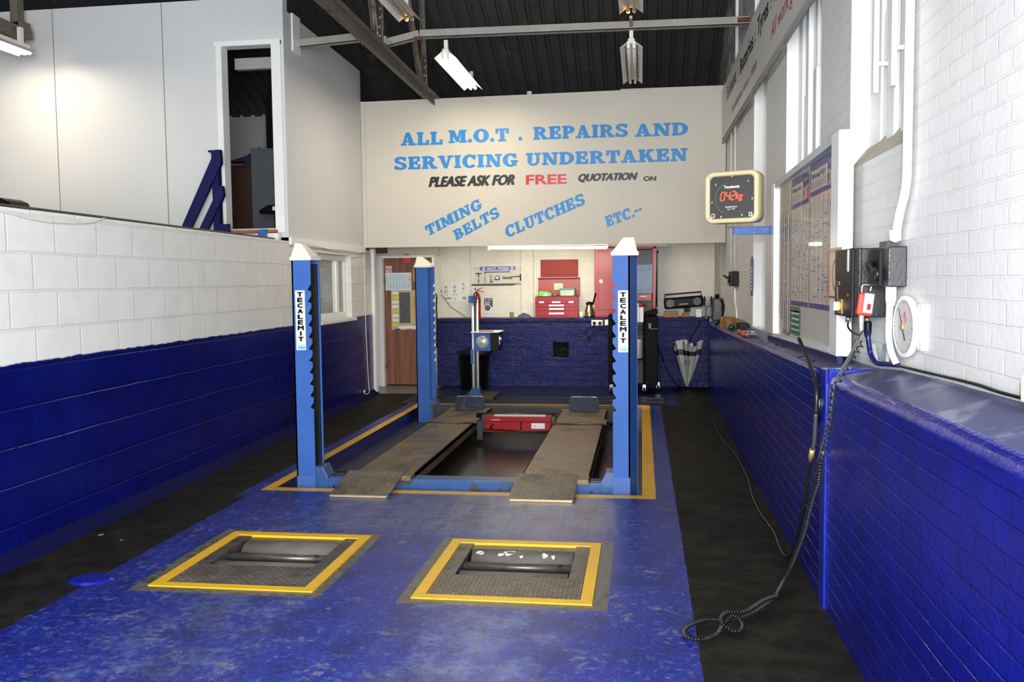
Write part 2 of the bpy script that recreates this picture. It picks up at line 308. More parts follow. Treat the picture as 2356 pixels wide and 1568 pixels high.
def floor_mat():
    b = NB('painted_workshop_floor'); p, x, y, z = b.pos()
    n1 = b.noise(1.1, 6, .6); n2 = b.noise(5, 6, .65); n3 = b.noise(22, 5, .7); n4 = b.noise(70, 4, .6)
    e = (b.noise(18, 4) - .5) * .02
    xe, ye = x + e, y + (b.noise(21, 4) - .5) * .02
    streak = b.noise(1, 4, .6, b.vec(x * 9, y * 1.1, 0))
    blue = b.mix(b.lin(n1 * .5 + streak * .5, .35, .65, 0, 1), lin3(14, 27, 118), lin3(30, 46, 142))
    pale = b.ss(n3 * .55 + n2 * .45, .51, .60)
    blue = b.mix(pale * .35, blue, lin3(92, 108, 166))
    # worn, scuffed paint in front of the ramps and along the two wheel tracks
    ramp = (x.band(-1.35, -.2, .15) + x.band(-2.2, -1.3, .2) * .35) * y.band(5.55, 6.62, .22)
    track = (x.band(-2.35, -1.75, .18) + x.band(-1.05, -.4, .2)) * y.lt(6.5, .3)
    blue = b.mix(ramp * b.ss(n3 * .6 + streak * .4, .42, .56) * .85, blue, lin3(146, 142, 146))
    blue = b.mix(ramp * .4, blue, lin3(86, 88, 110))
    blue = b.mix(track * b.ss(n2 * .55 + n3 * .45, .44, .56) * .65, blue, lin3(92, 106, 146)); blue = b.mix(track * b.ss(b.noise(30, 6, .7), .55, .62) * .55, blue, lin3(24, 26, 52))
    blue = b.mix(b.ss(n3 * .5 + n2 * .5, .575, .60) * .75, blue, lin3(116, 114, 108))
    blue = b.mix(b.ss(n4 * .5 + n3 * .5, .53, .60) * .4, blue, lin3(96, 112, 172)); blue = b.mix(b.ss(b.noise(13, 7, .75), .535, .60) * .5, blue, lin3(20, 24, 60))
    blue = b.mix(b.ss(b.noise(3.3, 7, .75), .5, .62) * .5, blue, lin3(16, 20, 70))
    smear = (x + y * .22).band(-1.32, -1.08, .12) * y.lt(4.4, .3)                     # bluish tyre smears near the front
    blue = b.mix(smear * b.ss(n2 * .4 + n4 * .6, .47, .57) * .8, blue, lin3(18, 26, 88))
    black = b.mix(b.ss(n2, .35, .7), lin3(26, 24, 20), lin3(44, 41, 34)); black = b.mix(b.ss(n4, .66, .74) * .35, black, lin3(92, 88, 78))
    conc = b.mix(b.ss(n3, .35, .65), lin3(70, 66, 54), lin3(112, 106, 90)); conc = b.mix(b.ss(n2, .55, .66), conc, lin3(56, 52, 46))
    yel = b.mix(b.ss(n4 * .6 + n2 * .4, .42, .62), lin3(214, 160, 22), lin3(238, 184, 24)); yel = b.mix(b.ss(n3, .62, .72) * .6, yel, lin3(120, 100, 50))
    inb = xe.band(-2.965, .245) * 1.0
    inb = inb.max(xe.band(-3.06, -2.9) * y.gt(6.45, .25) * y.lt(11.6)).max(xe.gt(-3.2) * xe.lt(.42, .12) * y.gt(11.55, .03))
    blue = b.mix(b.ss(b.noise(55, 6, .75, b.vec(x * .6, y, 0)), .53, .66) * .55, blue, lin3(18, 24, 70)); blue = b.mix(b.ss(b.noise(48, 6, .75, b.vec(x, y * .8, 7)), .56, .66) * .45, blue, lin3(92, 110, 172))
    c = b.mix(inb, black, blue)
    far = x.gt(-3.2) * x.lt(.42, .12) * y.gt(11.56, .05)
    c = b.mix(far, c, b.mix(b.ss(n2, .3, .7), lin3(14, 17, 42), lin3(26, 30, 64)))  # dimmer light at the far end painted in as darker navy
    step = x.lt(-3.05) * y.gt(12.55, .03); c = b.mix(step, c, lin3(120, 116, 108))
    def ring(x0, x1, y0, y1): return xe.band(x0, x1, .004) * ye.band(y0, y1, .004)
    for (x0, x1, y0, y1) in ((-2.69, -1.635, 4.285, 5.45), (-1.225, -.165, 4.265, 5.43)): c = b.mix(ring(x0, x1, y0, y1), c, conc)
    c = b.mix(ring(-2.945, .105, 6.545, 11.53), c, yel)
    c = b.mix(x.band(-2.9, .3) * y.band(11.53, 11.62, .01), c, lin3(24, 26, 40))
    blk = 1 - inb.max(step)
    b.col(c); b.set(b.lin(n3, .3, .7, .26, .46) + blk * .25, spec=.42 - blk * .32)
    b.bump(n1 * 1.2 + n2 * .3 + n3 * .12 + n4 * .05, .35, .012); return b.mat
M_floor = floor_mat()
M_pitwall = paint('pit_side_paint', lin3(18, 22, 88), .35, var=.3, bump=.4, bscale=30, dirt=lin3(16, 16, 22), damt=.35)
M_pit = paint('oily_black_pit_floor', lin3(40, 37, 32), .22, var=.4, vscale=2.5, bump=.12, bscale=12, dirt=lin3(110, 102, 88), damt=.27, dscale=26)
M_pitblue = paint('dirty_blue_pit_floor', lin3(44, 46, 72), .4, var=.4, vscale=5, dirt=lin3(58, 50, 44), damt=.45, dscale=7)
M_hole = paint('dark_machine_pit', lin3(22, 20, 18), .6, var=.3)

# ------------------------------------------------------------------ floor
T_HOLES = [(-2.615, -1.69, 4.36, 5.4), (-1.165, -.24, 4.335, 5.385)]; PIT = (-2.855, .005, 6.65, 11.36); PD = -.15
mb = MB(); hs = T_HOLES + [PIT]
ub = sorted({-9.2, -3.0, 3.2} | {h[k] for h in hs for k in (0, 1)}); vb = sorted({-2.2, 14.2} | {h[k] for h in hs for k in (2, 3)})
for a, b_ in zip(ub, ub[1:]):
    for c, d in zip(vb, vb[1:]):
        if not any(h[0] < (a + b_) / 2 < h[1] and h[2] < (c + d) / 2 < h[3] for h in hs): mb.face([(a, c, 0), (b_, c, 0), (b_, d, 0), (a, d, 0)], 0)
for h, dz, mw in ((T_HOLES[0], -.4, 3), (T_HOLES[1], -.4, 3), (PIT, PD, 1)):
    x0, x1, y0, y1 = h; k = [(x0, y0), (x1, y0), (x1, y1), (x0, y1)]
    for i in range(4):
        p, q = k[i], k[(i + 1) % 4]; mb.face([(*p, 0), (*q, 0), (*q, dz), (*p, dz)], mw)
    if mw == 3: mb.face([(*p, dz) for p in k], 3)
    else:
        mb.face([(x0, y0, dz), (-2.06, y0, dz), (-2.06, y1, dz), (x0, y1, dz)], 4); mb.face([(-2.06, y0, dz), (x1, y0, dz), (x1, y1, dz), (-2.06, y1, dz)], 2)
obj('floor', mb, [M_floor, M_pitwall, M_pit, M_hole, M_pitblue], structure=True)

# ------------------------------------------------------------------ left wall of painted blocks, window, baseboard
XL = lambda y: -3.61 - .0255 * (y - 4.52)
mb = MB()
grid_wall(mb, lambda u, v: (XL(u), u, v), [-2.0, 2, 6, 12.46], [0, 2.06], [(10.1, 11.42, 1.15, 1.965)], (-.2, 0, 0), 0)
obj('wall_left', mb, M_block, structure=True)
wl = MB().box(-3.83, -3.77, 12.40, 12.50, 0, 2.09); obj('trim_1', wl, M_wood_w, structure=True)      # squared end of the block wall
mb = MB()
for y0 in (0.5, 4.5, 8.5): mb.raw([(XL(y) + dx, y, z) for y in (y0 - (2.5 if y0 < 1 else 0), y0 + 4 if y0 < 8 else 12.46) for dx, z in ((.002, .085), (.075, 0), (.002, 0))], [(0, 1, 4, 3), (1, 2, 5, 4), (0, 3, 5, 2), (0, 2, 1), (3, 4, 5)])
obj('baseboard_left', mb, paint('blue_floor_fillet', lin3(10, 14, 62), .7, spec=.08, var=.2, bump=.3, bscale=30), structure=True)
# window_1 in the block wall: deep sill, plastic frame, reflecting pane
M_glass = NB('reflective_window_glass'); M_glass.col(lin3(150, 158, 156)); M_glass.set(.04, spec=.9); M_glass.put(M_glass.b.inputs['Alpha'], .72); M_glass = M_glass.mat
mb = MB(); xw = lambda y: XL(y) - .07
def wbar(y0, y1, z0, z1, d0=-.05, d1=.0): mb.prism([(XL(y0) - .07 + d0, y0, z0), (XL(y1) - .07 + d0, y1, z0), (XL(y1) - .07 + d1, y1, z0), (XL(y0) - .07 + d1, y0, z0)], (0, 0, z1 - z0))
wbar(10.1, 11.42, 1.15, 1.235); wbar(10.1, 11.42, 1.89, 1.965); wbar(10.1, 10.2, 1.235, 1.89); wbar(11.0, 11.1, 1.235, 1.89); wbar(11.34, 11.42, 1.235, 1.89)
wbar(10.92, 11.0, 1.235, 1.89, -.04, -.02)
wbar(10.05, 11.46, 1.115, 1.155, .02, .125)
w1 = obj('window_1', mb, M_upvc, structure=True, bev=.004)
mb = MB(); mb.prism([(xw(y) + d, y, 1.235) for y, d in ((10.2, -.03), (11.34, -.03), (11.34, -.025), (10.2, -.025))], (0, 0, .655)); obj('pane', mb, M_glass, w1)
mb = MB().box(-5.6, -5.5, 9.4, 12.4, 0, 2.06).box(-5.6, -3.85, 12.4, 12.45, 0, 2.06).box(-5.6, -3.85, 9.3, 9.4, 0, 2.06); obj('wall_office', mb, M_panel, structure=True)

# ------------------------------------------------------------------ mezzanine box over the left bay
mb = MB(); YM = 9.2; D0 = (-4.425, -3.862, 2.2, 4.13)
grid_wall(mb, lambda u, v: (u, YM, v), [-9, -7.0, -6.35, -5.1, -4.47, -3.735], [2.06, 4.63], [D0], (0, .12, 0), 0)
obj('wall_mezzanine_front', mb, M_panel, structure=True)
mb = MB()
for xx in (-5.1, -6.38): mb.prism([(xx - .004, YM - .001, 2.07), (xx + .004, YM - .001, 2.07), (xx + .006, YM - .001, 4.63), (xx - .002, YM - .001, 4.63)], (0, -.0015, 0))
obj('trim_2', mb, paint('board_joint', lin3(120, 120, 120), .8), structure=True)
mb = MB(); xm = lambda y: -3.735 - .023 * (y - 9.2)
mb.prism([(xm(9.2), 9.321, 2.1), (xm(12.03), 12.03, 2.1), (xm(12.03), 12.03, 4.49), (xm(9.2), 9.321, 4.5)], (-.1, 0, 0))
obj('wall_mezzanine_side', mb, M_panel, structure=True)
mb = MB().prism([(xm(9.2) + .03, 9.2, 2.02), (xm(12.03) + .03, 12.03, 2.02), (xm(12.03) + .03, 12.03, 2.1), (xm(9.2) + .03, 9.2, 2.1)], (-.15, 0, 0))
mb.box(-3.742, -3.722, 9.44, 9.66, 4.12, 4.52)
obj('trim_3', mb, M_wood_w, structure=True)
mb = MB().box(-9, -3.9, 9.32, 13.95, 2.06, 2.18); obj('floor_mezzanine', mb, paint('mezzanine_boarding', lin3(90, 66, 44), .7), structure=True)
# doorway into the mezzanine
mb = MB(); a0, a1, zb, zt = D0
mb.box(a0 - .06, a0 + .004, YM - .03, YM + .12, zb - .02, zt).box(a0 - .08, a1 + .1, YM - .032, YM + .118, zt - .004, zt + .05).box(a1 - .004, a1 + .1, YM - .03, YM + .121, zb - .05, zt + .04)
mb.box(a1 + .02, a1 + .085, YM - .034, YM - .03, zt - .04, zt + .03, 0)
d2 = obj('door_2', mb, M_wood_w, structure=True, bev=.004)
mb = MB().box(a0 - .05, a1 + .02, YM - .1, YM + .12, zb - .05, zb - .02); obj('threshold', mb, paint('bare_timber', lin3(150, 96, 56), .7, var=.3), d2)
mb = MB().box(a1 - .2, a1 + .05, YM - .1, YM - .02, zb - .16, zb - .06); obj('step_riser', mb, M_wood_w, d2)
mb = MB().box(a0, a1, YM + .3, YM + .38, 3.96, 4.08); obj('lintel', mb, paint('grey_lintel', lin3(150, 150, 150), .6), d2)

# ------------------------------------------------------------------ header board across the bay
mb = MB().prism([(-3.8, 12.03, 2.09), (1.09, 12.03, 2.08), (1.09, 12.03, 4.10), (-.264, 12.03, 4.105), (-.268, 12.03, 4.09), (-3.8, 12.03, 4.075)], (0, .05, 0))
mb.box(-3.795, -3.745, 12.01, 12.03, 2.09, 4.075).box(-.267, -.263, 12.028, 12.03, 2.1, 4.1).box(-1.5, -1.44, 12.02, 12.08, 4.08, 4.125)
hd = obj('wall_header', mb, M_board, structure=True)
M_tblue = paint('pale_blue_vinyl', lin3(50, 134, 202), .4, spec=.3, var=.06, vscale=8, bump=.3, bscale=60)
M_tblack = paint('black_vinyl', lin3(14, 14, 14), .45); M_tred = paint('red_vinyl', lin3(198, 22, 40), .3)
HM = lambda x, z, ang=0: Matrix.Translation((x, 12.027, z)) @ Matrix.Rotation(-math.radians(ang), 4, 'Y')
def hl(mb, m, nm='lettering'): return obj(nm, mb, m, hd)
hl(slab_mb('ALL', HM(-3.24, 3.468), .588, .168).add(slab_mb('M.O.T', HM(-2.574, 3.482), .827, .165)).add(slab_mb('.', HM(-1.62, 3.487), .05, .165)).add(slab_mb('REPAIRS', HM(-1.418, 3.488), 1.255, .163)).add(slab_mb('AND', HM(-.075, 3.482), .687, .16)), M_tblue)
hl(slab_mb('SERVICING', HM(-3.338, 3.146), 1.711, .165).add(slab_mb('UNDERTAKEN', HM(-1.521, 3.15), 2.125, .16)), M_tblue)
hl(text_mb('PLEASE ASK FOR', HM(-2.867, 2.893), 1.19, .145, 0, .3, .085).add(text_mb('QUOTATION', HM(-.83, 2.9), .79, .12, 0, .3, .085)).add(text_mb('ON', HM(.028, 2.899), .17, .066, 0, 0, .09)), M_tblack)
hl(text_mb('FREE', HM(-1.529, 2.893), .55, .13, 0, 0, .06), M_tred)
hl(slab_mb('TIMING', HM(-2.885, 2.235, 25.5), .85, .135, 0, .12).add(slab_mb('BELTS', HM(-2.492, 2.17, 27.3), .69, .135, 0, .12)).add(slab_mb('CLUTCHES', HM(-1.791, 2.192, 22.2), 1.15, .145, 0, .12)).add(slab_mb('ETC.--', HM(-.447, 2.312, 19), .50, .135, 0, .1)), M_tblue)

# ------------------------------------------------------------------ back wall
mb = MB()
grid_wall(mb, lambda u, v: (u, 13.55, v), [-3.17, 1.0], [0, 1.038], [(-1.335, -1.09, .43, .672)], (0, .4, 0), 0, 1)
mb.face([(-3.17, 13.549, 1.039), (1.3, 13.549, 1.039), (1.3, 13.96, 1.045), (-3.17, 13.96, 1.045)], 1)
obj('wall_back_lower', mb, [M_pony_b, paint('dusty_back_ledge', lin3(70, 72, 96), .6, var=.3, dirt=lin3(150, 140, 120), damt=.4)], structure=True)
mb = MB().box(-4.9, 1.4, 13.95, 14.15, 0, 5.2); mb.box(-1.855, -1.665, 13.90, 13.95, 1.045, 4.4).box(-1.655, -1.62, 13.93, 13.95, 1.045, 4.4).box(-2.66, -2.60, 13.93, 13.95, 1.045, 4.2)
mb.box(.34, .42, 13.935, 13.95, 1.045, 4.2)
obj('wall_back', mb, M_upper_b, structure=True)
mb = MB().box(-9, -4.9, 13.95, 14.15, 2.0, 4.4); obj('wall_back_mezzanine', mb, brick_mat('grey_white_blockwork', lin3(200, 200, 196), None, None, 'xz', .45, .225, .009, .5, .6, lump=.15), structure=True)
# door beside the ledge
mb = MB().box(-4.06, -3.95, 13.40, 13.6, 0, 2.02).box(-3.18, -3.14, 13.46, 13.95, 0, 2.02).box(-4.06, -3.14, 13.46, 13.6, 1.98, 2.02)
d1 = obj('door_1', mb, M_wood_w, structure=True, bev=.005)
def wood(name, a, b_, axis='z', scale=14, rough=.45):
    b = NB(name); p, x, y, z = b.pos(); k = {'x': (x * .05, y, z), 'y': (x, y * .05, z), 'z': (x, y, z * .05)}[axis]
    n = b.noise(scale, 6, .6, b.vec(*k)); b.col(b.mix(b.ss(n, .35, .68), a, b_)); b.set(rough); b.bump(n, .15, .003); return b.mat
M_door = wood('brown_wood_veneer', lin3(104, 62, 44), lin3(140, 92, 66), 'z', 16)
mb = MB().box(-3.94, -3.18, 13.5, 13.545, .02, 1.975); dl = obj('leaf', mb, M_door, d1, bev=.004)
mb = MB().box(-3.25, -3.18, 13.44, 13.5, .5, .56).box(-3.945, -3.92, 13.47, 13.5, .28, .36).box(-3.945, -3.92, 13.47, 13.5, 1.6, 1.68); obj('hinge', mb, paint('tarnished_brass', lin3(110, 96, 70), .4, .8), d1)
mb = MB().box(-4.6, -3.14, 13.62, 13.7, 2.02, 4.0).box(-4.6, -4.06, 13.5, 13.6, 0, 2.3).box(-4.1, -3.1, 13.56, 13.6, 2.02, 2.3)
obj('wall_back_door_surround', mb, M_board, structure=True)

# ------------------------------------------------------------------ right wall: blue brick dwarf wall with sloping ledge
XR = lambda y: .88 if y < 4.6 else (.88 + .02 * (y - 4.6) / 4.8 if y < 9.4 else .90 + .06 * (y - 9.4) / 3.4)
ZF = lambda y: (1.17 if y < 3 else 1.17 - .03 * (y - 3) / 1.4) if y < 4.4 else 1.15 - .15 * (y - 4.4) / 7.2
def ZBk(y):
    T = [(-2, 1.26), (2.7, 1.245), (3.3, 1.235), (4.0, 1.215), (4.39, 1.19), (4.41, 1.178), (8.2, 1.14), (10.4, 1.1), (13.95, 1.05)]
    for (a, b_), (c, d) in zip(T, T[1:]):
        if a <= y <= c: return b_ + (d - b_) * (y - a) / (c - a)
    return T[-1][1]
def XF(y): return .88 + (.045 * max(0, 1 - (y - 3.2) / 1.3) if y < 4.45 else 0) * 0
mb = MB(); ys = [-2, 0, 1, 2, 2.7, 3.3, 4.0, 4.40]; segs = [ys, [4.41, 5, 6.5, 8.2, 9.4, 10.4, 12, 12.8, 13.54]]
for sgi, sg in enumerate(segs):
    r = .045 if sgi == 0 else .02
    prof = lambda y: [(XR(y), 0), (XR(y), ZF(y) - r), (XR(y) + r * .3, ZF(y) - r * .3), (XR(y) + r, ZF(y)), (1.13, ZBk(y)), (1.13, 0)]
    for a, b_ in zip(sg, sg[1:]):
        pa, pb = prof(a), prof(b_)
        for k in range(5): mb.face([(pa[k][0], a, pa[k][1]), (pb[k][0], b_, pb[k][1]), (pb[k + 1][0], b_, pb[k + 1][1]), (pa[k + 1][0], a, pa[k + 1][1])], 1 if k == 3 else 0, k in (1, 2))
    for y in (sg[0], sg[-1]): mb.face([(q[0], y, q[1]) for q in prof(y)], 0)
obj('wall_right_lower', mb, [M_pony_r, M_ledge], structure=True)
mb = MB().box(.868, .90, 4.41, 4.53, 0, 1.165).box(.875, 1.09, 4.36, 4.40, 1.10, 1.175); obj('trim_4', mb, M_bluewood, structure=True, bev=.004)
mb = MB().prism([(.99, 4.75, 1.135), (.99, 7.3, 1.10), (.99, 7.3, 1.16), (.99, 4.75, 1.205)], (.03, 0, 0)); obj('trim_5', mb, M_navy, structure=True, bev=.004)
# upper right wall with three window recesses
R1, R2, R3 = (8.28, 9.17, 1.13, 4.7), (5.83, 7.17, 1.17, 4.9), (4.03, 5.03, 2.17, 4.9)
mb = MB(); grid_wall(mb, lambda u, v: (1.1, u, v), [-2, 2, 14], [1.0, 6.6], [R1, R2, R3], (.34, 0, 0), 0, 1)
for (y0, y1, z0, z1) in (R3,): mb.face([(1.099, y0, z0), (1.099, y1, z0), (1.2, y1, z0 + .13), (1.2, y0, z0 + .13)], 2)
obj('wall_right', mb, [M_upper_r, M_wood_w, paint('dusty_window_sill', lin3(196, 186, 168), .7, var=.15)], structure=True)
M_pale = paint('bright_reveal_paint', lin3(240, 240, 238), .4, var=.02)
mb = MB().box(1.195, 1.23, 8.28, 9.17, 1.13, 3.12).box(1.195, 1.23, 8.6, 9.17, 3.12, 4.7).box(1.19, 1.215, 9.09, 9.17, 1.13, 4.7); w2 = obj('window_2', mb, M_pale, structure=True)
mb = MB().box(1.22, 1.24, 8.28, 8.6, 3.12, 4.7); obj('vent_gap', mb, M_dark, w2)
mb = MB().box(1.20, 1.24, 5.83, 7.17, 1.17, 2.95)
for y0, y1 in ((7.0, 7.17), (6.62, 6.7), (6.42, 6.5), (6.1, 6.18), (5.83, 5.9)): mb.box(1.185, 1.24, y0, y1, 1.17, 4.9)
mb.box(1.15, 1.185, 6.26, 6.36, 1.5, 3.0).box(1.15, 1.185, 6.55, 6.61, 1.5, 4.9)
w3 = obj('window_3', mb, M_pale, structure=True, bev=.003)
mb = MB().box(1.21, 1.22, 5.83, 7.17, 2.95, 4.9); obj('pane', mb, M_glass, w3)
mb = MB().box(1.20, 1.24, 4.03, 5.03, 2.2, 4.9)
for y0, y1, dx in ((4.76, 5.03, .0), (4.48, 4.60, .01), (4.26, 4.36, .012)): mb.box(1.185 - dx, 1.2, y0, y1, 2.2, 4.9)
w4 = obj('window_4', mb, M_pale, structure=True, bev=.003)
mb = MB().box(1.11, 1.135, 4.60, 4.635, 2.49, 4.9).box(1.135, 1.185, 4.61, 4.625, 2.62, 2.64); obj('blind_track', mb, M_upvc, w4, bev=.002)
mb = MB().box(1.11, 1.135, 4.285, 4.32, 2.46, 4.9).box(1.135, 1.185, 4.30, 4.31, 2.62, 2.64); obj('blind_track', mb, M_upvc, w4, bev=.002)

# ------------------------------------------------------------------ roof of dark corrugated sheets, far slope and near slope
M_roof = paint('black_corrugated_sheet', lin3(56, 56, 60), .5, var=.25, vscale=2.2, dirt=lin3(84, 80, 74), damt=.36, dscale=3.5)
def ribs(x0, x1, step=.19):
    out = []; x = x0
    while x < x1: out += [(x, 0), (x + .1, 0), (x + .118, .035), (x + .155, .035), (x + .173, 0)]; x += step
    return out
def roof(name, ya, za, yb, zb, lap=None):
    mb = MB(); pr = ribs(-9.2, 2.6); runs = [(ya, za, yb, zb, 0)]
    if lap: 
        t = (lap - ya) / (yb - ya); zl = za + (zb - za) * t; runs = [(ya, za, lap - .12, zl - (zb - za) / (yb - ya) * .12, 0), (lap, zl, yb, zb, -.022)]
    for y0, z0, y1, z1, o in runs:
        n = len(pr); vs = [(x, y0, z0 + h + o) for x, h in pr] + [(x, y1, z1 + h + o) for x, h in pr]
        mb.raw(vs, [(k, k + 1, n + k + 1, n + k) for k in range(n - 1)])
    return obj(name, mb, M_roof, structure=True)
roof('ceiling', 14.3, 4.45 - .41 * .7, 6.2, 4.45 + .41 * 7.4, 12.35)
roof('ceiling_near_slope', 6.2, 4.45 + .41 * 7.4, -2.2, 4.45 + .41 * 7.4 - .41 * 8.4)
mb = MB().box(-9.3, -9.15, -2, 14, 0, 7); obj('wall_far_left', mb, M_upper_b, structure=True)
# ------------------------------------------------------------------ four post car lift
M_lift = paint('worn_blue_lift_enamel', lin3(56, 96, 166), .5, spec=.18, var=.12, vscale=3, bump=.08, bscale=50, dirt=lin3(86, 82, 80), damt=.34, dscale=7)
M_liftd = paint('grimy_blue_beam_enamel', lin3(50, 84, 136), .35, var=.25, vscale=6, bump=.1, bscale=40, dirt=lin3(70, 56, 42), damt=.42, dscale=7)
M_cap = paint('cream_plastic_cap', lin3(232, 226, 206), .4, var=.04, dirt=lin3(190, 168, 130), damt=.28, dscale=14)
M_black = paint('black_greasy_steel', lin3(16, 16, 17), .4, var=.3)
M_black_p = paint('black_plastic', lin3(11, 11, 12), .45, spec=.16, var=.15)
M_plate = paint('white_name_plate', lin3(232, 228, 222), .35, var=.03); M_ink = paint('black_ink', lin3(12, 12, 14), .6, spec=.2)
M_cyan = paint('sky_blue_ink', lin3(92, 176, 228), .4); M_red = paint('red_enamel', lin3(150, 9, 22), .3, spec=.3, var=.1, bump=.06, bscale=12)
M_steel = paint('bare_steel', lin3(176, 176, 176), .3, .9, var=.1); M_chrome = paint('polished_steel', lin3(214, 214, 214), .12, 1.0, var=.04)
M_dirtysteel = paint('dirty_steel', lin3(96, 92, 86), .38, .6, var=.3, vscale=6, dirt=lin3(44, 38, 32), damt=.42, dscale=9)
def deck_mat(name, checker, a, b_, oil, stain=None):
    b = NB(name); p, x, y, z = b.pos(); n = b.noise(4, 6, .65); n2 = b.noise(20, 5, .7)
    c = b.mix(b.ss(n * .6 + n2 * .4, .38, .62), a, b_); c = b.mix(b.ss(b.noise(2.6, 7, .72), .56, .66) * .8, c, oil)
    c = b.mix(b.ss(n2, .66, .72) * .6, c, lin3(176, 168, 150))
    if stain: c = b.mix(b.ss(b.noise(3.1, 5, .7, b.vec(x + 11, y * 1.4, 3)), .62, .66) * .8, c, stain)
    b.col(c); b.set(b.lin(n, .3, .7, .3, .55), .45)
    if checker:                                          # raised tread bars, alternating direction
        s_ = checker; w = b.new('ShaderNodeTexWave'); w.wave_type = 'BANDS'; w.bands_direction = 'DIAGONAL'; b.l.new(p, w.inputs[0]); w.inputs['Scale'].default_value = s_
        mx = b.m('SINE', x * (s_ * 9), 0) * b.m('SINE', y * (s_ * 9), 0); tr_ = b.ss(mx, .2, .55); b.col(b.mix(tr_ * .3, c, b.scale(c, 1.9))); b.bump(tr_ * 1.0 + n2 * .3, 1.0, .006)
    else: b.bump(n2, .15, .004)
    return b.mat
M_deck = deck_mat('runway_deck_steel', 0, lin3(84, 70, 48), lin3(128, 110, 82), lin3(40, 35, 30), lin3(62, 26, 20))
M_tread = deck_mat('tread_plate_steel', 14, lin3(84, 76, 62), lin3(122, 112, 98), lin3(44, 38, 32))
M_edge = paint('worn_bright_steel_edge', lin3(196, 170, 130), .4, .5, var=.2)

